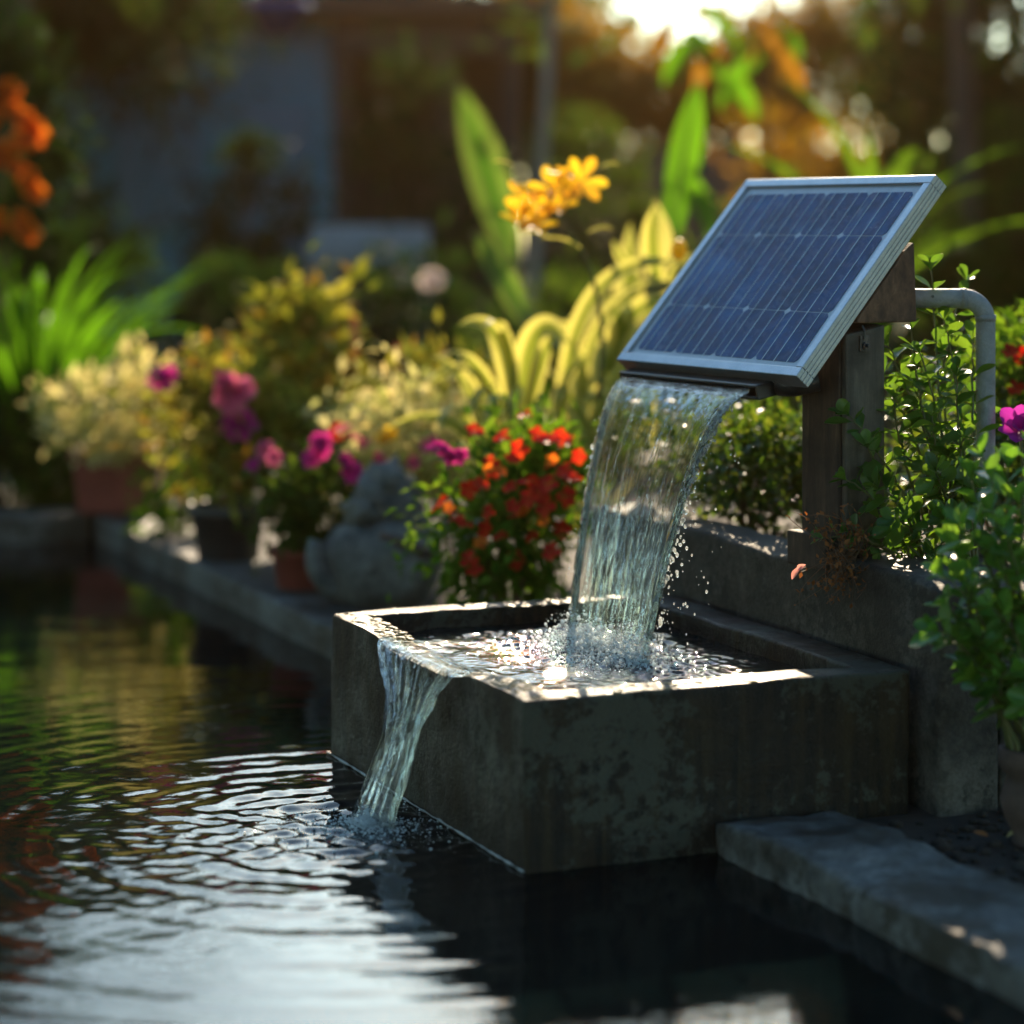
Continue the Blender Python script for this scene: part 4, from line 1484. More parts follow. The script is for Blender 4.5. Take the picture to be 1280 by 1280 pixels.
ARCS_B = [((640, 540), (640, 380), (574, 406), 34, 6.3), ((645, 540), (640, 365), (602, 412), 30, 6.3), ((650, 540), (660, 355), (712, 432), 50, 6.35), ((655, 540), (690, 380), (700, 440), 30, 6.3),
          ((620, 545), (600, 420), (552, 480), 24, 6.2), ((625, 545), (620, 440), (585, 520), 26, 6.2), ((635, 550), (655, 440), (640, 530), 24, 6.15), ((610, 550), (580, 450), (538, 446), 20, 6.25),
          ((650, 550), (620, 450), (606, 540), 26, 6.15), ((660, 550), (690, 460), (676, 540), 24, 6.15), ((600, 550), (560, 480), (548, 540), 22, 6.2), ((640, 540), (600, 440), (560, 440), 26, 6.3)]
_vp = strap_plant('variegated_plant', 'smaller variegated plant with drooping yellow green leaves under the yellow flowers', 'plant', b1, lv[:12], G_VARIEG, 102)
arc_plant(_vp, ARCS_B, G_VARIEG, 112)
mb = MB()
mb.blob(P(849, 312, 6.0), (0.020, 0.020, 0.026), 0, 2, 0.1)
o = mb.build('yellow_bud', petal_mat('bud_yellow', [(0.75, 0.55, 0.03), (0.75, 0.55, 0.03)]), None, True)
mb = MB()
mb.tube(list(bezier(P(849, 322, 6.0), P(846, 360, 6.05), P(830, 420, 6.05), 6)), 0.003, 6)
mb.build('stem', MAT_STEM, o, True)
tag(o, 'round yellow flower bud beside the left edge of the solar panel', 'flower bud')

# --- pale shrub in the middle, between ornament and red flowers
t, rg_, _ = bush('cream_shrub', 'pale yellow shrub with a few pink flowers behind the stone ornament', 'flowering plant', np.array([-0.27, 6.55, 0.03]), P(520, 545, 6.5), (0.17, 0.14, 0.16), 1000, 0.045, G_CREAM, 26, 0.045, 111, wl=0.45, nst=12, srad=0.004)
me = flower_mesh('blossom', 6, 0.028, 0.75, 0.5, 9, double=2)
add_blooms(t, me, P_PINK, [P(x, y, 6.3) for x, y in ((538, 560), (550, 566), (562, 572), (516, 580), (472, 578))], rngf)
me = flower_mesh('blossom', 6, 0.034, 0.7, 0.7, 10, double=2)
add_blooms(t, me, P_YELLOW, [P(488, 552, 6.25)], rngf, 1.1)

# --- stone ornament: rounded body, head on top, one curved arm
oc = P(478, 758, 6.12)
oc[2] = 0.072
oc = oc + np.array([0.0, 0.06, 0])
st = thing('stone_ornament', oc, 'squat grey stone garden ornament with a rounded head, on the pool edge', 'ornament')
mb = MB()
mb.lathe(oc, [(0.0, 0.0), (0.085, 0.0), (0.105, 0.012), (0.130, 0.06), (0.143, 0.11), (0.140, 0.150), (0.118, 0.185), (0.085, 0.205), (0.05, 0.215), (0.0, 0.216)], 40, 0, 0.10)
ob = mb.build('body', MAT_STONE, st, True)
for v_ in ob.data.vertices:
    c_ = Vector(v_.co)
    v_.co = c_ + Vector((mnoise.noise(c_ * 16), mnoise.noise(c_ * 16 + Vector((5, 1, 2))), mnoise.noise(c_ * 16 + Vector((1, 8, 3))))) * 0.016
mb = MB()
mb.blob(oc + np.array([0.01, 0.0, 0.268]), (0.080, 0.080, 0.078), 0, 3, 0.5, 2.2, 3.0)
mb.blob(oc + np.array([-0.045, -0.03, 0.235]), (0.05, 0.05, 0.04), 0, 3, 0.5, 2.2, 7.0)
mb.blob(oc + np.array([0.055, -0.02, 0.225]), (0.05, 0.05, 0.045), 0, 3, 0.5, 2.2, 9.0)
mb.build('head', MAT_STONE, st, True)
mb = MB()
mb.tube(list(bezier(oc + np.array([-0.100, -0.02, 0.03]), oc + np.array([-0.19, -0.05, 0.08]), oc + np.array([-0.160, -0.03, 0.16]), 10)), list(np.linspace(0.030, 0.022, 10)), 12)
mb.build('arm', MAT_STONE, st, True)
mb = MB()
mb.tube(list(bezier(oc + np.array([0.00, -0.122, 0.185]), oc + np.array([0.06, -0.145, 0.175]), oc + np.array([0.12, -0.10, 0.135]), 10)), list(np.linspace(0.010, 0.012, 10)), 10)
mb.build('sash', MAT_POT, st, True)

# --- pink flowers in a pot
pc1 = P(378, 722, 6.45)
pc1[2] = 0.05
pot('terracotta_pot', pc1, 0.085, 0.13, MAT_TERRA_RED, 'small red clay pot left of the stone ornament, half in shade')
t, rg_, _ = bush('pink_flower_plant', 'low green potted plant with bright pink flowers left of the stone ornament', 'flowering plant', pc1 + np.array([0, 0, 0.11]), P(395, 640, 6.4), (0.14, 0.12, 0.13), 1100, 0.036, G_MID, 24, 0.035, 121, wl=0.55, nst=10, srad=0.003)
me = flower_mesh('blossom', 6, 0.028, 0.75, 0.5, 11, double=2)
add_blooms(t, me, P_MAGENTA, [P(x, y, 6.25) for x, y in ((402, 556), (390, 578), (430, 586), (440, 592), (428, 578), (400, 562))], rngf, 1.0)
add_blooms(t, flower_mesh('blossom', 6, 0.026, 0.75, 0.5, 12, double=2), P_PINK, [P(x, y, 6.3) for x, y in ((432, 540), (445, 552), (456, 558), (345, 573))], rngf)

# --- magenta bougainvillea
pc2 = P(285, 668, 7.0)
pc2[2] = 0.03
pot('dark_pot', pc2, 0.11, 0.20, MAT_DARKPOT, 'dark glazed plant pot in the shade under the pink bougainvillea')
t, rg_, _ = bush('bougainvillea', 'tall yellow green shrub with magenta pink flower heads in the dark pot', 'flowering plant', pc2 + np.array([0, 0, 0.17]), P(280, 535, 7.0), (0.17, 0.15, 0.20), 1900, 0.040, G_CROTON, 34, 0.045, 131, wl=0.5, nst=14, srad=0.004)
me = flower_mesh('flower_head', 7, 0.05, 0.7, 0.3, 13, double=3)
add_blooms(t, me, P_MAGENTA, [P(205, 476, 6.9), P(298, 534, 6.85)], rngf, 0.95, (0, -0.8, 0.5), 'flower_head')
me = flower_mesh('flower_head', 7, 0.055, 0.7, 0.3, 14, double=3)
add_blooms(t, me, P_PINK, [P(276, 482, 6.8), P(290, 490, 6.82)], rngf, 1.0, (0, -0.8, 0.5), 'flower_head')
# --- greenery that closes the bed
for k, (x, y, d, rx, rz, n_, lf, mt, lab) in enumerate((
        (225, 622, 7.6, 0.09, 0.09, 500, 0.045, G_BRIGHT, 'low bright green plant between the red planter box and the dark pot'),
        (455, 560, 7.0, 0.17, 0.13, 900, 0.045, G_CREAM, 'pale leafy plant behind the bright pink flowers'),
        (565, 510, 7.0, 0.20, 0.16, 1100, 0.050, G_CROTON, 'yellow green plant between the pale shrub and the striped plants'),
        (690, 560, 6.9, 0.24, 0.14, 1300, 0.045, G_BRIGHT, 'fresh green bush right behind the red flowers'),
        (85, 600, 8.4, 0.16, 0.14, 700, 0.050, G_MID, 'green plant behind the red planter box'))):
    c_ = P(x, y, d)
    bush('border_plant', lab, 'plant', np.array([c_[0], c_[1], 0.03]), c_, (rx, rx * 0.8, rz), n_, lf, mt, 26, 0.04, 701 + k, wl=0.5, nst=10, srad=0.003, group='plants filling the flower border')
bz = thing('pink_flower_plant', P(450, 600, 6.7), 'thin stemmed plant with scattered pink and red blossoms above the stone ornament', 'flowering plant')
mb = MB()
rz_ = np.random.default_rng(720)
sp_ = [P(x, y, 6.6) for x, y in ((330, 560), (350, 575), (470, 545), (510, 570), (525, 585), (552, 560), (575, 575), (590, 560), (460, 560), (318, 585), (610, 570), (425, 540))]
for q_ in sp_:
    b_ = np.array([q_[0] + rz_.normal() * 0.03, q_[1] + 0.04, 0.03])
    mb.tube(list(bezier(b_, (b_ + q_) / 2 + np.array([rz_.normal() * 0.03, 0.02, 0.03]), q_, 6)), 0.0022, 5)
mb.build('stem', MAT_STEM, bz, True)
add_blooms(bz, flower_mesh('blossom', 6, 0.026, 0.75, 0.5, 19, double=2), P_PINK, sp_[:6], rngf, 1.0)
add_blooms(bz, flower_mesh('blossom', 6, 0.026, 0.75, 0.5, 20, double=2), P_MAGENTA, sp_[6:10], rngf, 1.0)
add_blooms(bz, flower_mesh('blossom', 6, 0.024, 0.75, 0.5, 21, double=2), P_RED, sp_[10:], rngf, 1.0)
# --- croton behind
bush('croton', 'tall mottled yellow and orange leaved shrub between the pink flowers and the pale shrub', 'shrub', np.array([-0.62, 7.6, 0.03]), P(380, 450, 7.5), (0.17, 0.15, 0.20), 900, 0.075, G_CROTON, 26, 0.05, 141, wl=0.45, nst=14, srad=0.005)
bush('croton', 'lower mottled yellow shrub above the dark pots, right of the bougainvillea', 'shrub', np.array([-0.66, 7.1, 0.03]), P(398, 540, 7.1), (0.13, 0.14, 0.14), 800, 0.05, G_CROTON, 24, 0.045, 142, wl=0.5, nst=12, srad=0.004)
# red spikes
for k, (x, y0, y1) in enumerate(((442, 395, 480), (497, 432, 500))):
    sk = thing('red_flower_spike', P(x, 560, 7.3), ('taller thin red brown flower spike above the croton' if k == 0 else 'shorter thin red flower spike behind the pale shrub'), 'flower spike', 'red flower spikes')
    mb = MB()
    mb.tube(list(bezier(P(x, 600, 7.3), P(x + 3, 500, 7.3), P(x, y1, 7.3), 6)), 0.004, 6)
    mb.build('stem', MAT_BROWNSTEM, sk, True)
    rr = np.random.default_rng(150 + k)
    n = 90
    h = rr.random(n)
    pos = np.array([P(x + rr.normal() * 1.5, y1 + (y0 - y1) * q, 7.3) for q in h])
    ax = rnd_dirs(rr, n) + np.array([0, 0, 0.5])
    link('spike', leaves_mesh('spike', pos, ax, rnd_dirs(rr, n), np.full(n, 0.016), np.full(n, 0.010), SIMPLE), petal_mat('rust_petal', [(0.25, 0.06, 0.04), (0.36, 0.09, 0.06)], 0.3), sk)

# --- terracotta planter box with cream plant, on the corner of the pool edge
cb = P(143, 640, 7.95)
cb[2] = 0.088
cb = cb + np.array([0, 0.1, 0])
tb = thing('terracotta_planter', cb, 'red terracotta planter box on the far corner of the pool edge', 'planter')
mb = MB()
hw, hh = 0.135, 0.20


def ring_pts(h_, w_):
    return [cb + np.array([sx * w_, sy * w_ * 0.8, h_]) for sx, sy in ((-1, -1), (1, -1), (1, 1), (-1, 1))]


prof = [(0, 0.118), (hh * 0.82, 0.132), (hh * 0.82, 0.142), (hh, 0.144), (hh, 0.126), (hh * 0.85, 0.122)]
vs = []
for h_, w_ in prof:
    vs += ring_pts(h_, w_)
fs = [(3, 2, 1, 0)]
for i in range(len(prof) - 1):
    for k in range(4):
        fs.append((i * 4 + k, i * 4 + (k + 1) % 4, i * 4 + 4 + (k + 1) % 4, i * 4 + 4 + k))
mb.add(vs, fs)
bevel(mb.build('box', MAT_TERRA_RED, tb), 0.006, 2)
mb = MB()
mb.add(ring_pts(hh * 0.86, 0.1215), [(0, 1, 2, 3)])
mb.build('potting_soil', MAT_SOIL, tb)
bush('cream_plant', 'cream and pale yellow leaved plant growing in the red planter box', 'plant', cb + np.array([0, 0, hh * 0.87]), P(148, 520, 7.95), (0.24, 0.18, 0.14), 1300, 0.05, G_CREAM, 32, 0.045, 161, wl=0.4, nst=14, srad=0.003)

# --- bright green blades at the left
b2 = np.array([-1.68, 8.8, 0.05])
rng = np.random.default_rng(171)
ft = thing('blade_plant', b2, 'big clump of bright green arching blade leaves at the left edge', 'plant')
for k in range(95):
    a = rng.uniform(0, 6.283)
    mb = MB()
    mb.strap(b2 + np.array([0.10 * math.cos(a), 0.10 * math.sin(a), rng.uniform(0, 0.35)]), a, rng.uniform(0.55, 0.90), rng.uniform(0.03, 0.05), rng.uniform(1.0, 1.55), rng.uniform(0.6, 1.7), 12, 0.2, 0, 0.02, rng.normal() * 0.3)
    mb.build('leaf', G_FERN, ft, True)
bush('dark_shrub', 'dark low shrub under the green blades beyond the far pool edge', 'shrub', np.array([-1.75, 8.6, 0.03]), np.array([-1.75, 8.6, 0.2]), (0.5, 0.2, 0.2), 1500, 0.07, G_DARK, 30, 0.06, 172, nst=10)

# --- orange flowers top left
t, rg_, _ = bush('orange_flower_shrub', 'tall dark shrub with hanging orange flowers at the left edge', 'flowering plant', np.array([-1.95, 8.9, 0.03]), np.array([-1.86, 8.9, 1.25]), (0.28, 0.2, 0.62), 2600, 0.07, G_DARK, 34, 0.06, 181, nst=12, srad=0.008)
me = flower_mesh('blossom', 6, 0.052, 0.75, 0.5, 15, double=2)
add_blooms(t, me, P_ORANGE, [P(x, y, 8.5) for x, y in ((8, 112), (22, 122), (14, 138), (34, 150), (45, 165), (28, 176), (10, 128), (12, 200), (22, 214), (38, 226), (48, 234), (6, 196), (32, 280), (36, 292), (4, 278), (2, 150))], rngf, 1.0)

# --- tall single blades
def broad(name, label, base, tip, w_, depth_bend=0.1, mat=G_BANANA):
    base, tip = np.asarray(base), np.asarray(tip)
    t = thing(name, base, label, 'leaf plant')
    n = 18
    mid = (base + tip) / 2 + np.array([0, depth_bend, 0.05])
    pts = bezier(base, mid, tip, n + 1)
    mb = MB()
    vs, ac, fs = [], [], []
    for i in range(n + 1):
        u = i / n
        d = unit(pts[min(i + 1, n)] - pts[max(i - 1, 0)])
        side = unit(np.cross(d, np.array([0.25, -0.95, 0.1])))
        nn = np.cross(side, d)
        ww = w_ * math.sin(min(max(u * 1.02 + 0.06, 0), 1) * math.pi) ** 0.7 if u < 1 else 0.003
        for k, a in ((-1, 1), (-0.5, 0.5), (0, 0), (0.5, 0.5), (1, 1)):
            vs.append(pts[i] + side * ww * 0.5 * k + nn * ww * 0.18 * abs(k))
            ac.append(a)
    for i in range(n):
        for k in range(4):
            a = i * 5 + k
            fs.append((a, a + 1, a + 6, a + 5))
    mb.add(vs, fs, 0, ac)
    mb.build('blade', mat, t, True)
    mb = MB()
    gb = np.array([base[0], base[1], 0.03])
    mb.tube(list(bezier(gb, (gb + base) / 2, base + UP * 0.02, 5)) + [pts[j] + np.array([0, -0.002, 0]) for j in range(1, n, 2)], list(np.linspace(0.014, 0.004, 5 + len(range(1, n, 2)))), 8)
    mb.build('stalk', MAT_STEM, t, True)
    return t


broad('broad_leaf_plant', 'tall single broad green leaf standing behind the yellow flowers', P(640, 330, 10.5), P(568, 95, 10.5), 0.18)
broad('broad_leaf_plant', 'low bluish green leaf lying beside the tall broad leaf', P(665, 420, 8.2), P(585, 285, 8.2), 0.09)
broad('broad_leaf_plant', 'tall sunlit yellow green leaf standing under the glow', P(838, 300, 8.6), P(876, 90, 8.6), 0.12, 0.1, G_FERN)
broad('broad_leaf_plant', 'narrow sunlit leaf arching behind the top of the solar panel', P(905, 330, 8.8), P(850, 195, 8.8), 0.07, 0.1, G_FERN)
rng = np.random.default_rng(191)
b3 = np.array([1.32, 9.0, 0.4])
ag = thing('spiky_plant', b3, 'large plant of pointed green leaves behind the right top corner of the solar panel', 'plant')
mb = MB()
mb.tube([np.array([1.32, 9.0, 0.03]), b3 + UP * 0.3, b3 + UP * 0.55], [0.05, 0.045, 0.035], 10)
mb.build('stem', MAT_BARK, ag, True)
for k in range(26):
    a = rng.uniform(0, 6.283)
    mb = MB()
    mb.strap(b3 + UP * rng.uniform(0.1, 0.55), a, rng.uniform(0.55, 0.85), rng.uniform(0.05, 0.085), rng.uniform(0.5, 1.35), rng.uniform(0.5, 1.5), 10, 0.2, 0, 0.02, rng.normal() * 0.3)
    mb.build('leaf', G_BRIGHT if k % 3 else G_MID, ag, True)

# ================================================================== BACKGROUND
# blue garden house with a dark porch
hs = thing('garden_house', (-1.7, 17.0, 0.03), 'dim blue painted garden house with a dark porch, far behind the flowers', 'house')


def bxp(name, x0, x1, y0, y1, z0, z1, mat, parent, bev=0.0):
    mb = MB()
    mb.box(((x0 + x1) / 2, (y0 + y1) / 2, (z0 + z1) / 2), (1, 0, 0), (0, 1, 0), (0, 0, 1), (x1 - x0) / 2, (y1 - y0) / 2, (z1 - z0) / 2)
    o = mb.build(name, mat, parent)
    if bev:
        bevel(o, bev, 2)
    return o


bxp('wall', -3.2, -1.18, 16.2, 18.6, 0.03, 2.35, MAT_HOUSE, hs)
bxp('porch_wall', -1.178, 0.05, 17.4, 18.6, 0.03, 2.3, MAT_DARKWOOD, hs)
bxp('roof', -3.4, 0.3, 15.9, 18.8, 2.36, 2.46, MAT_DARKWOOD, hs)
for x in (-1.10, -0.42, 0.0):
    bxp('porch_post', x - 0.05, x + 0.05, 16.15, 16.25, 0.03, 2.355, MAT_DARKWOOD, hs, 0.01)
bxp('door', -1.75, -1.35, 16.15, 16.197, 0.03, 1.75, MAT_DOOR, hs, 0.01)
bxp('window_frame', -2.55, -2.05, 16.16, 16.197, 1.0, 1.7, MAT_DOOR, hs, 0.01)
bxp('porch_beam', -1.17, 0.05, 16.1, 16.3, 2.1, 2.355, MAT_DARKWOOD, hs, 0.01)
bn = thing('stone_bench', (-0.75, 12.5, 0.03), 'pale grey concrete bench in the shade before the dark porch', 'bench')
bxp('seat', -1.02, -0.42, 12.3, 12.7, 0.80, 0.92, MAT_GREYBLOCK, bn, 0.01)
bxp('leg', -0.98, -0.86, 12.33, 12.67, 0.03, 0.797, MAT_GREYBLOCK, bn, 0.01)
bxp('leg', -0.58, -0.46, 12.33, 12.67, 0.03, 0.797, MAT_GREYBLOCK, bn, 0.01)
bxp('backrest', -1.02, -0.42, 12.703, 12.76, 0.5, 1.0, MAT_GREYBLOCK, bn, 0.01)

# timber fence behind the panel
fc = thing('timber_fence', (1.6, 17.2, 0.03), 'brown board fence in hazy sunlight behind the solar panel', 'fence')
mb = MB()
x = 0.06
while x < 3.7:
    h_ = 1.52 + 0.05 * math.sin(x * 23)
    mb.box((x + 0.07, 17.2 + 0.01 * math.sin(x * 31), h_ / 2 + 0.03), (1, 0, 0), (0, 1, 0), (0, 0, 1), 0.068, 0.012, h_ / 2)
    x += 0.137
mb.build('boards', MAT_FENCE, fc)
for z in (0.4, 1.25):
    bxp('rail', 0.06, 3.7, 17.215, 17.26, z, z + 0.09, MAT_FENCE, fc)
for x in (0.4, 1.5, 2.6, 3.6):
    bxp('fence_post', x - 0.05, x + 0.05, 17.262, 17.36, 0.03, 1.62, MAT_FENCE, fc)


def tree(name, label, base, trunk_h, crown_c, crown_r, n, leaf, mat, clumps, spread, seed, bark=MAT_BARK, r0=0.08, group=None, shell=0.4, upright=False):
    rng = np.random.default_rng(seed)
    base, crown_c = np.asarray(base, float), np.asarray(crown_c, float)
    t = thing(name, base, label, 'tree', group)
    pos, ax, nr, cc = cloud(rng, crown_c, crown_r, n, clumps, spread, shell, 0.5, 0.2)
    keep = pos[:, 2] > 0.05
    L = leaf * (0.6 + 0.8 * rng.random(keep.sum()))
    link('crown', leaves_mesh('crown', pos[keep], ax[keep], rnd_dirs(rng, int(keep.sum())) if upright else nr[keep], L, L * 0.42, SIMPLE), mat, t)
    mb = MB()
    top = base + UP * trunk_h + np.array([rng.normal() * 0.05, rng.normal() * 0.05, 0])
    mb.tube(list(bezier(base, (base + top) / 2 + np.array([rng.normal() * .06, 0, 0]), top, 8)), list(np.linspace(r0, r0 * 0.6, 8)), 10)
    for k in range(min(9, clumps)):
        mb.tube(list(bezier(top - UP * 0.05, (top + cc[k]) / 2 + UP * 0.1, cc[k], 7)), list(np.linspace(r0 * 0.45, r0 * 0.1, 7)), 6)
    mb.build('trunk', bark, t, True)
    return t


GT = 'trees at the back of the garden'
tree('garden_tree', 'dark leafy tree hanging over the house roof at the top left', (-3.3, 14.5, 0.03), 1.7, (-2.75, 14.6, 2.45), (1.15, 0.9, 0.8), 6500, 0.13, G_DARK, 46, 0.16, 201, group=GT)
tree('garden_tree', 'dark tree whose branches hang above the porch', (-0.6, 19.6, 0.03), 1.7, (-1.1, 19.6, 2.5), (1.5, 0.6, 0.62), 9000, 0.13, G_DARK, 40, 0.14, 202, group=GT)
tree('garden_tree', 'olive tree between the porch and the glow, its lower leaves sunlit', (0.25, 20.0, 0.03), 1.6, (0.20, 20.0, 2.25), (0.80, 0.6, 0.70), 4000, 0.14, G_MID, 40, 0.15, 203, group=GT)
tree('garden_tree', 'tree right of the glow over the fence, orange sun glow put into its leaf colour', (2.05, 18.2, 0.03), 1.6, (2.20, 18.2, 2.10), (0.85, 0.4, 0.62), 7000, 0.095, G_GLOW, 60, 0.16, 204, group=GT, upright=True)  # gold crowns: the orange glow round the sun painted as foliage
tree('garden_tree', 'small backlit sapling just under the glow, orange sun glow put into its leaf colour', (1.15, 18.8, 0.03), 1.3, (1.12, 18.8, 1.92), (0.95, 0.35, 0.46), 5200, 0.095, G_GLOW, 60, 0.15, 205, r0=0.05, group=GT, upright=True)
tree('garden_tree', 'tree left of the glow over the fence, orange sun glow put into its leaf colour', (0.30, 18.5, 0.03), 1.4, (0.25, 18.5, 2.05), (0.75, 0.35, 0.60), 4600, 0.095, G_GLOW, 60, 0.15, 210, r0=0.06, group=GT, upright=True)
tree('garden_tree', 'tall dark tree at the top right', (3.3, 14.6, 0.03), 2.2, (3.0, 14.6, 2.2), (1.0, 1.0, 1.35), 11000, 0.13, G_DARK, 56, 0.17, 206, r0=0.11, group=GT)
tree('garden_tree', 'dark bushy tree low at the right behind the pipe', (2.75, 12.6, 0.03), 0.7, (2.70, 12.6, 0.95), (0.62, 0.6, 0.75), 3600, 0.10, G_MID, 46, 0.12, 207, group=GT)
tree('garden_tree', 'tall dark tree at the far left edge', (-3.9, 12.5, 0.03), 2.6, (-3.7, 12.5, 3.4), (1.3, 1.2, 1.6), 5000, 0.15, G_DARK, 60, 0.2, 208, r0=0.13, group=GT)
# unseen trees added to block sky light and reflections; the last ones close the sides
for k, (x, y, z, r_, lab) in enumerate(((-6.6, 4.6, 4.3, 2.9, 'unseen dark tree added on the left bank of the pool to block sky light'), (-7.4, 10.0, 4.3, 2.8, 'unseen dark tree added at the far left corner of the pool to block sky light'),
                                        (-5.8, -0.8, 4.5, 2.9, 'unseen dark tree added on the near left bank to block sky light'), (-1.8, -5.0, 4.6, 3.0, 'unseen broad tree added behind the viewer on the near bank to block sky light'),
                                        (3.4, -3.8, 4.6, 3.0, 'unseen broad tree added behind the viewer, nearer the planter side, to block sky light'), (6.2, 2.5, 4.3, 2.9, 'unseen dark tree added right of the planter to block sky light'),
                                        (6.0, 9.0, 3.6, 2.6, 'tall dark tree at the right side of the garden beyond the planter'), (6.4, 14.5, 3.2, 2.6, 'tall dark tree at the far right corner of the garden'), (-7.5, 16.5, 3.4, 2.6, 'tall dark tree beside the garden house'))):
    tree('unseen_added_tree', lab, (x, y, 0.03 if x > 0 else -0.2), 2.0, (x, y, z), (r_, r_, r_ * 1.15), 3600, 0.48, G_DARK, 80, 0.36, 501 + k, r0=0.16, group='unseen trees added round the pool')
# slender trunks
def trunk(label, p0_, p1_, r_, mat):
    t = thing('slender_trunk', p0_, label, 'tree trunk')
    mb = MB()
    pts = bezier(p0_, (np.asarray(p0_) + np.asarray(p1_)) / 2 + np.array([0.03, 0, 0]), p1_, 10)
    mb.tube(list(pts), list(np.linspace(r_, r_ * 0.75, 10)), 12)
    mb.build('trunk', mat, t, True)
    rr = np.random.default_rng(int(r_ * 1e4))
    pos = np.asarray(p1_) + rr.normal(size=(260, 3)) * 0.28
    link('crown', leaves_mesh('crown', pos, rnd_dirs(rr, 260), rnd_dirs(rr, 260), np.full(260, 0.13), np.full(260, 0.05), SIMPLE), G_MID, t)


a = P(652, 330, 12.0)
a[2] = 0.03
trunk('pale leaning sapling trunk left of the glow', a, P(694, -110, 12.0), 0.034, MAT_PALEBARK)
a = P(1212, 400, 12.0)
a[2] = 0.03
trunk('dark trunk rising behind the grey pipe at the right', a, P(1196, -120, 12.2), 0.07, MAT_BARK)

hsb = np.array([1.02, 10.4, 0.03])
hsap = thing('hanging_leaf_sapling', hsb, 'thin sapling with large drooping sunlit yellow green leaves just under the glow', 'sapling')
mb = MB()
tipp = P(930, -30, 10.4)
mb.tube(list(bezier(hsb, (hsb + tipp) / 2 + np.array([0.15, 0, 0.2]), tipp, 12)), list(np.linspace(0.016, 0.006, 12)), 8)
for x, y in ((845, 20), (880, 40), (960, 60), (1000, 30), (905, 90)):
    mb.tube(list(bezier(tipp - UP * 0.1, (tipp + P(x, y, 10.4)) / 2 + UP * 0.05, P(x, y, 10.4), 6)), 0.004, 5)
mb.build('stem', MAT_BROWNSTEM, hsap, True)
rng = np.random.default_rng(411)
for x, y in ((848, 22), (856, 40), (880, 44), (884, 52), (900, 60), (960, 62), (952, 70), (1000, 32), (990, 20), (905, 92), (930, 20), (968, 30), (870, 5)):
    mb = MB()
    mb.strap(P(x, y, 10.4 + rng.uniform(-.15, .15)), rng.choice([3.14, 0.0]) + rng.normal() * 0.6, rng.uniform(0.20, 0.34), rng.uniform(0.07, 0.11), -0.6, 0.8, 10, 0.2, 0, 0.02, rng.normal() * 0.3, None, rng.normal() * 0.8)
    mb.build('leaf', G_FERN if rng.random() < 0.5 else G_GLOW, hsap, True)

# low planting in front of the house
for k, (x, y, z, rx, rz, lab, mt) in enumerate((
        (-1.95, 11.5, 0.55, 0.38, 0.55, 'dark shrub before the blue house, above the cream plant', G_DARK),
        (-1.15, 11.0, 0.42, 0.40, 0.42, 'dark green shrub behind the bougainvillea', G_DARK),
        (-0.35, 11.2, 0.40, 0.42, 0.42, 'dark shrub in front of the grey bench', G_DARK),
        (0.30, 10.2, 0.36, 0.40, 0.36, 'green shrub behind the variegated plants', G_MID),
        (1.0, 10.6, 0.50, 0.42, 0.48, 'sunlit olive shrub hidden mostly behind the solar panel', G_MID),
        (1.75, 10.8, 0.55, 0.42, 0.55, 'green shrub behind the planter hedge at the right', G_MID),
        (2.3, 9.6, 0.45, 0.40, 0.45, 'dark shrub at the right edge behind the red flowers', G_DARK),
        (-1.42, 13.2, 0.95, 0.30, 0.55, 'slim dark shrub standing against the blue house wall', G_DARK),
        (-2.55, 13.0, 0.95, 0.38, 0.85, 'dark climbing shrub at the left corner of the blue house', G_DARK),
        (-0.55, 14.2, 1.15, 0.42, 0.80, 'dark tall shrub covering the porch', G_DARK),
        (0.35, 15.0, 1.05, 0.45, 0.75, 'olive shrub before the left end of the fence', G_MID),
        (1.75, 14.6, 1.05, 0.50, 0.75, 'sunlit shrub before the middle of the fence', G_GLOW),
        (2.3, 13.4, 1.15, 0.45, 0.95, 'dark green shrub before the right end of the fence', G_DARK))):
    bush('background_shrub', lab, 'shrub', np.array([x, y, 0.03]), np.array([x, y, z]), (rx, rx * 0.8, rz), 1700, 0.085, mt, 30, 0.08, 301 + k, nst=10, srad=0.008, group='shrubs behind the flower border')

# pale ball flower and blue hanging pot
fl = thing('white_flower', P(541, 420, 9.5), 'pale pinkish round flower before the dark porch', 'flower')
me = flower_mesh('flower_head', 8, 0.055, 0.7, 0.3, 17, double=3)
add_blooms(fl, me, petal_mat('white_petal', [(0.6, 0.5, 0.48), (0.7, 0.6, 0.58)]), [P(541, 352, 9.5)], rngf, 1.0, (0, -0.8, 0.5), 'flower_head')
mb = MB()
gb = P(541, 420, 9.5)
gb[2] = 0.03
mb.tube(list(bezier(gb, (gb + P(545, 352, 9.5)) / 2, P(541, 356, 9.5), 6)), 0.005, 6)
mb.build('stem', MAT_STEM, fl, True)
hb = P(348, 22, 13.0)
hp = thing('blue_pot', hb, 'deep blue hanging pot high among the dark leaves at the top', 'plant pot')
mb = MB()
mb.lathe(hb, [(0, -0.10), (0.09, -0.10), (0.15, 0.04), (0.17, 0.05), (0.165, 0.08), (0.14, 0.07), (0.12, 0.02), (0, 0.02)], 24)
mb.build('pot_body', plain('blue_glaze', (0.01, 0.03, 0.16), (0.02, 0.06, 0.26), 8, 0.3, 0.1), hp, True)
mb = MB()
for k in range(3):
    a = k * 2.094
    mb.tube([hb + np.array([0.165 * math.cos(a), 0.165 * math.sin(a), 0.07]), hb + UP * 0.6], 0.004, 5)
mb.build('hanger', MAT_BLACK, hp)

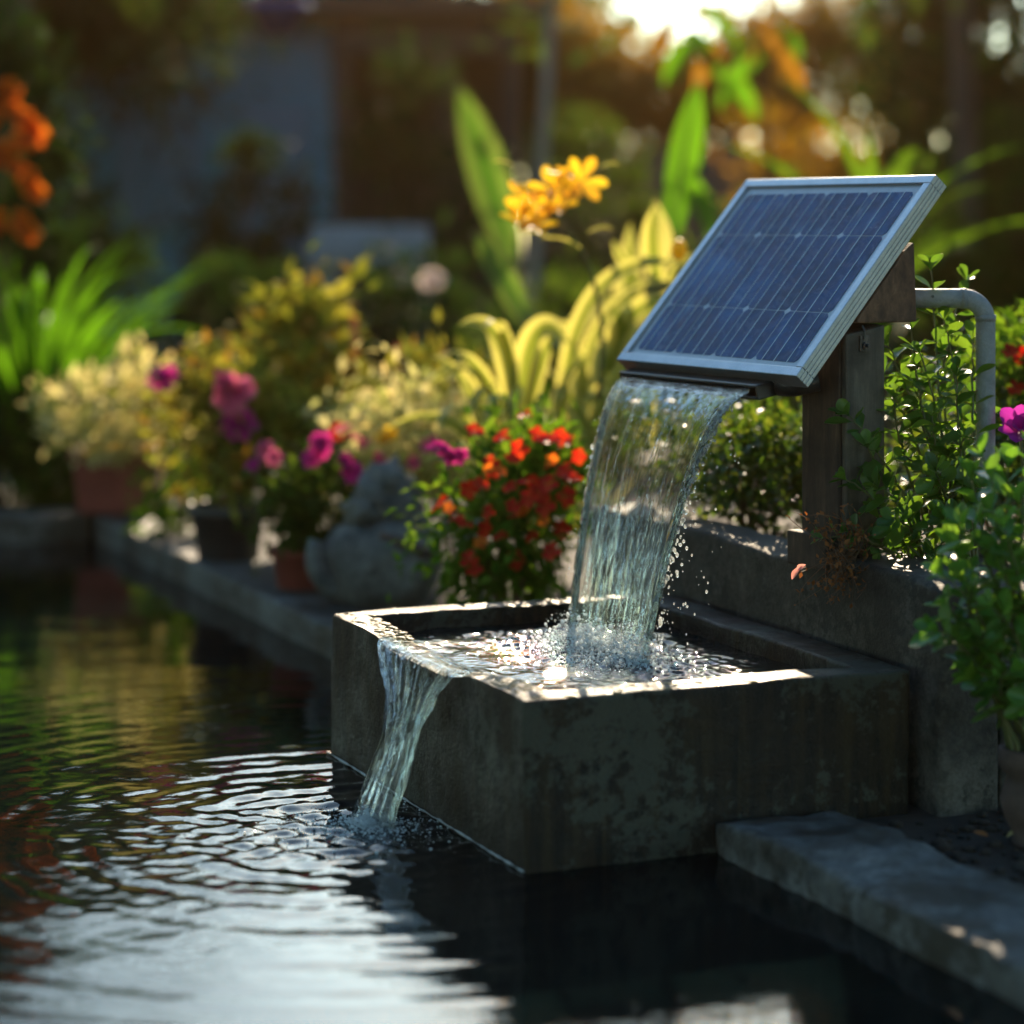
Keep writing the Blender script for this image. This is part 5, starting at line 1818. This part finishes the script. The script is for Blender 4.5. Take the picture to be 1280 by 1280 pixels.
# palm frond hanging in at the top left
pl = thing('palm', (-2.35, 11.0, 0.03), 'palm with long green fronds hanging in at the top left corner', 'palm')
mb = MB()
mb.tube(list(bezier((-2.35, 11.0, 0.03), (-2.25, 11.0, 1.2), (-2.2, 11.0, 2.25), 10)), list(np.linspace(0.11, 0.08, 10)), 12)
mb.build('trunk', MAT_BARK, pl, True)
rng = np.random.default_rng(401)
for k in range(11):
    a = k * 0.571 + rng.normal() * 0.1
    n = 22
    e0, cl, ln = rng.uniform(0.4, 1.0), rng.uniform(1.2, 1.9), rng.uniform(1.0, 1.4)
    p = np.array([-2.2, 11.0, 2.25])
    h = np.array([math.cos(a), math.sin(a), 0])
    rach, pos, ax, nr = [p.copy()], [], [], []
    for i in range(n):
        e = e0 - cl * (i / n) ** 1.2
        d = h * math.cos(e) + UP * math.sin(e)
        p = p + d * ln / n
        rach.append(p.copy())
        side = np.cross(h, UP)
        if i > 2:
            for sgn in (-1, 1):
                pos.append(p.copy())
                ax.append(side * sgn + d * 0.6 - UP * 0.25)
                nr.append(np.cross(side, d))
    L = np.array([0.30 * math.sin(math.pi * (0.2 + 0.75 * (i // 2) / (len(pos) / 2))) for i in range(len(pos))])
    mb = MB()
    mb.tube(rach, list(np.linspace(0.010, 0.002, len(rach))), 5)
    fr = mb.build('frond', MAT_STEM, pl, True)
    link('leaflets', leaves_mesh('leaflets', pos, ax, nr, L, L * 0.10, SIMPLE), G_MID, fr).location = (0, 0, 0)

# ================================================================== HAZE
mb = MB()
mb.box((0.5, 18.0, 3.3), (1, 0, 0), (0, 1, 0), (0, 0, 1), 26.0, 25.0, 4.4)
hz = mb.build('haze', None)
m = M('haze')
v = m.n('ShaderNodeVolumePrincipled')
v.inputs['Color'].default_value = (1.0, 0.58, 0.26, 1)
v.inputs['Density'].default_value = 0.00052
v.inputs["Anisotropy"].default_value = 0.92
m.l(v.outputs[0], m.out.inputs['Volume'])
hz.data.materials.append(m.m)
tag(hz, None, None, None, 'stuff')
hz['label'] = 'warm sunlit haze in the garden air'
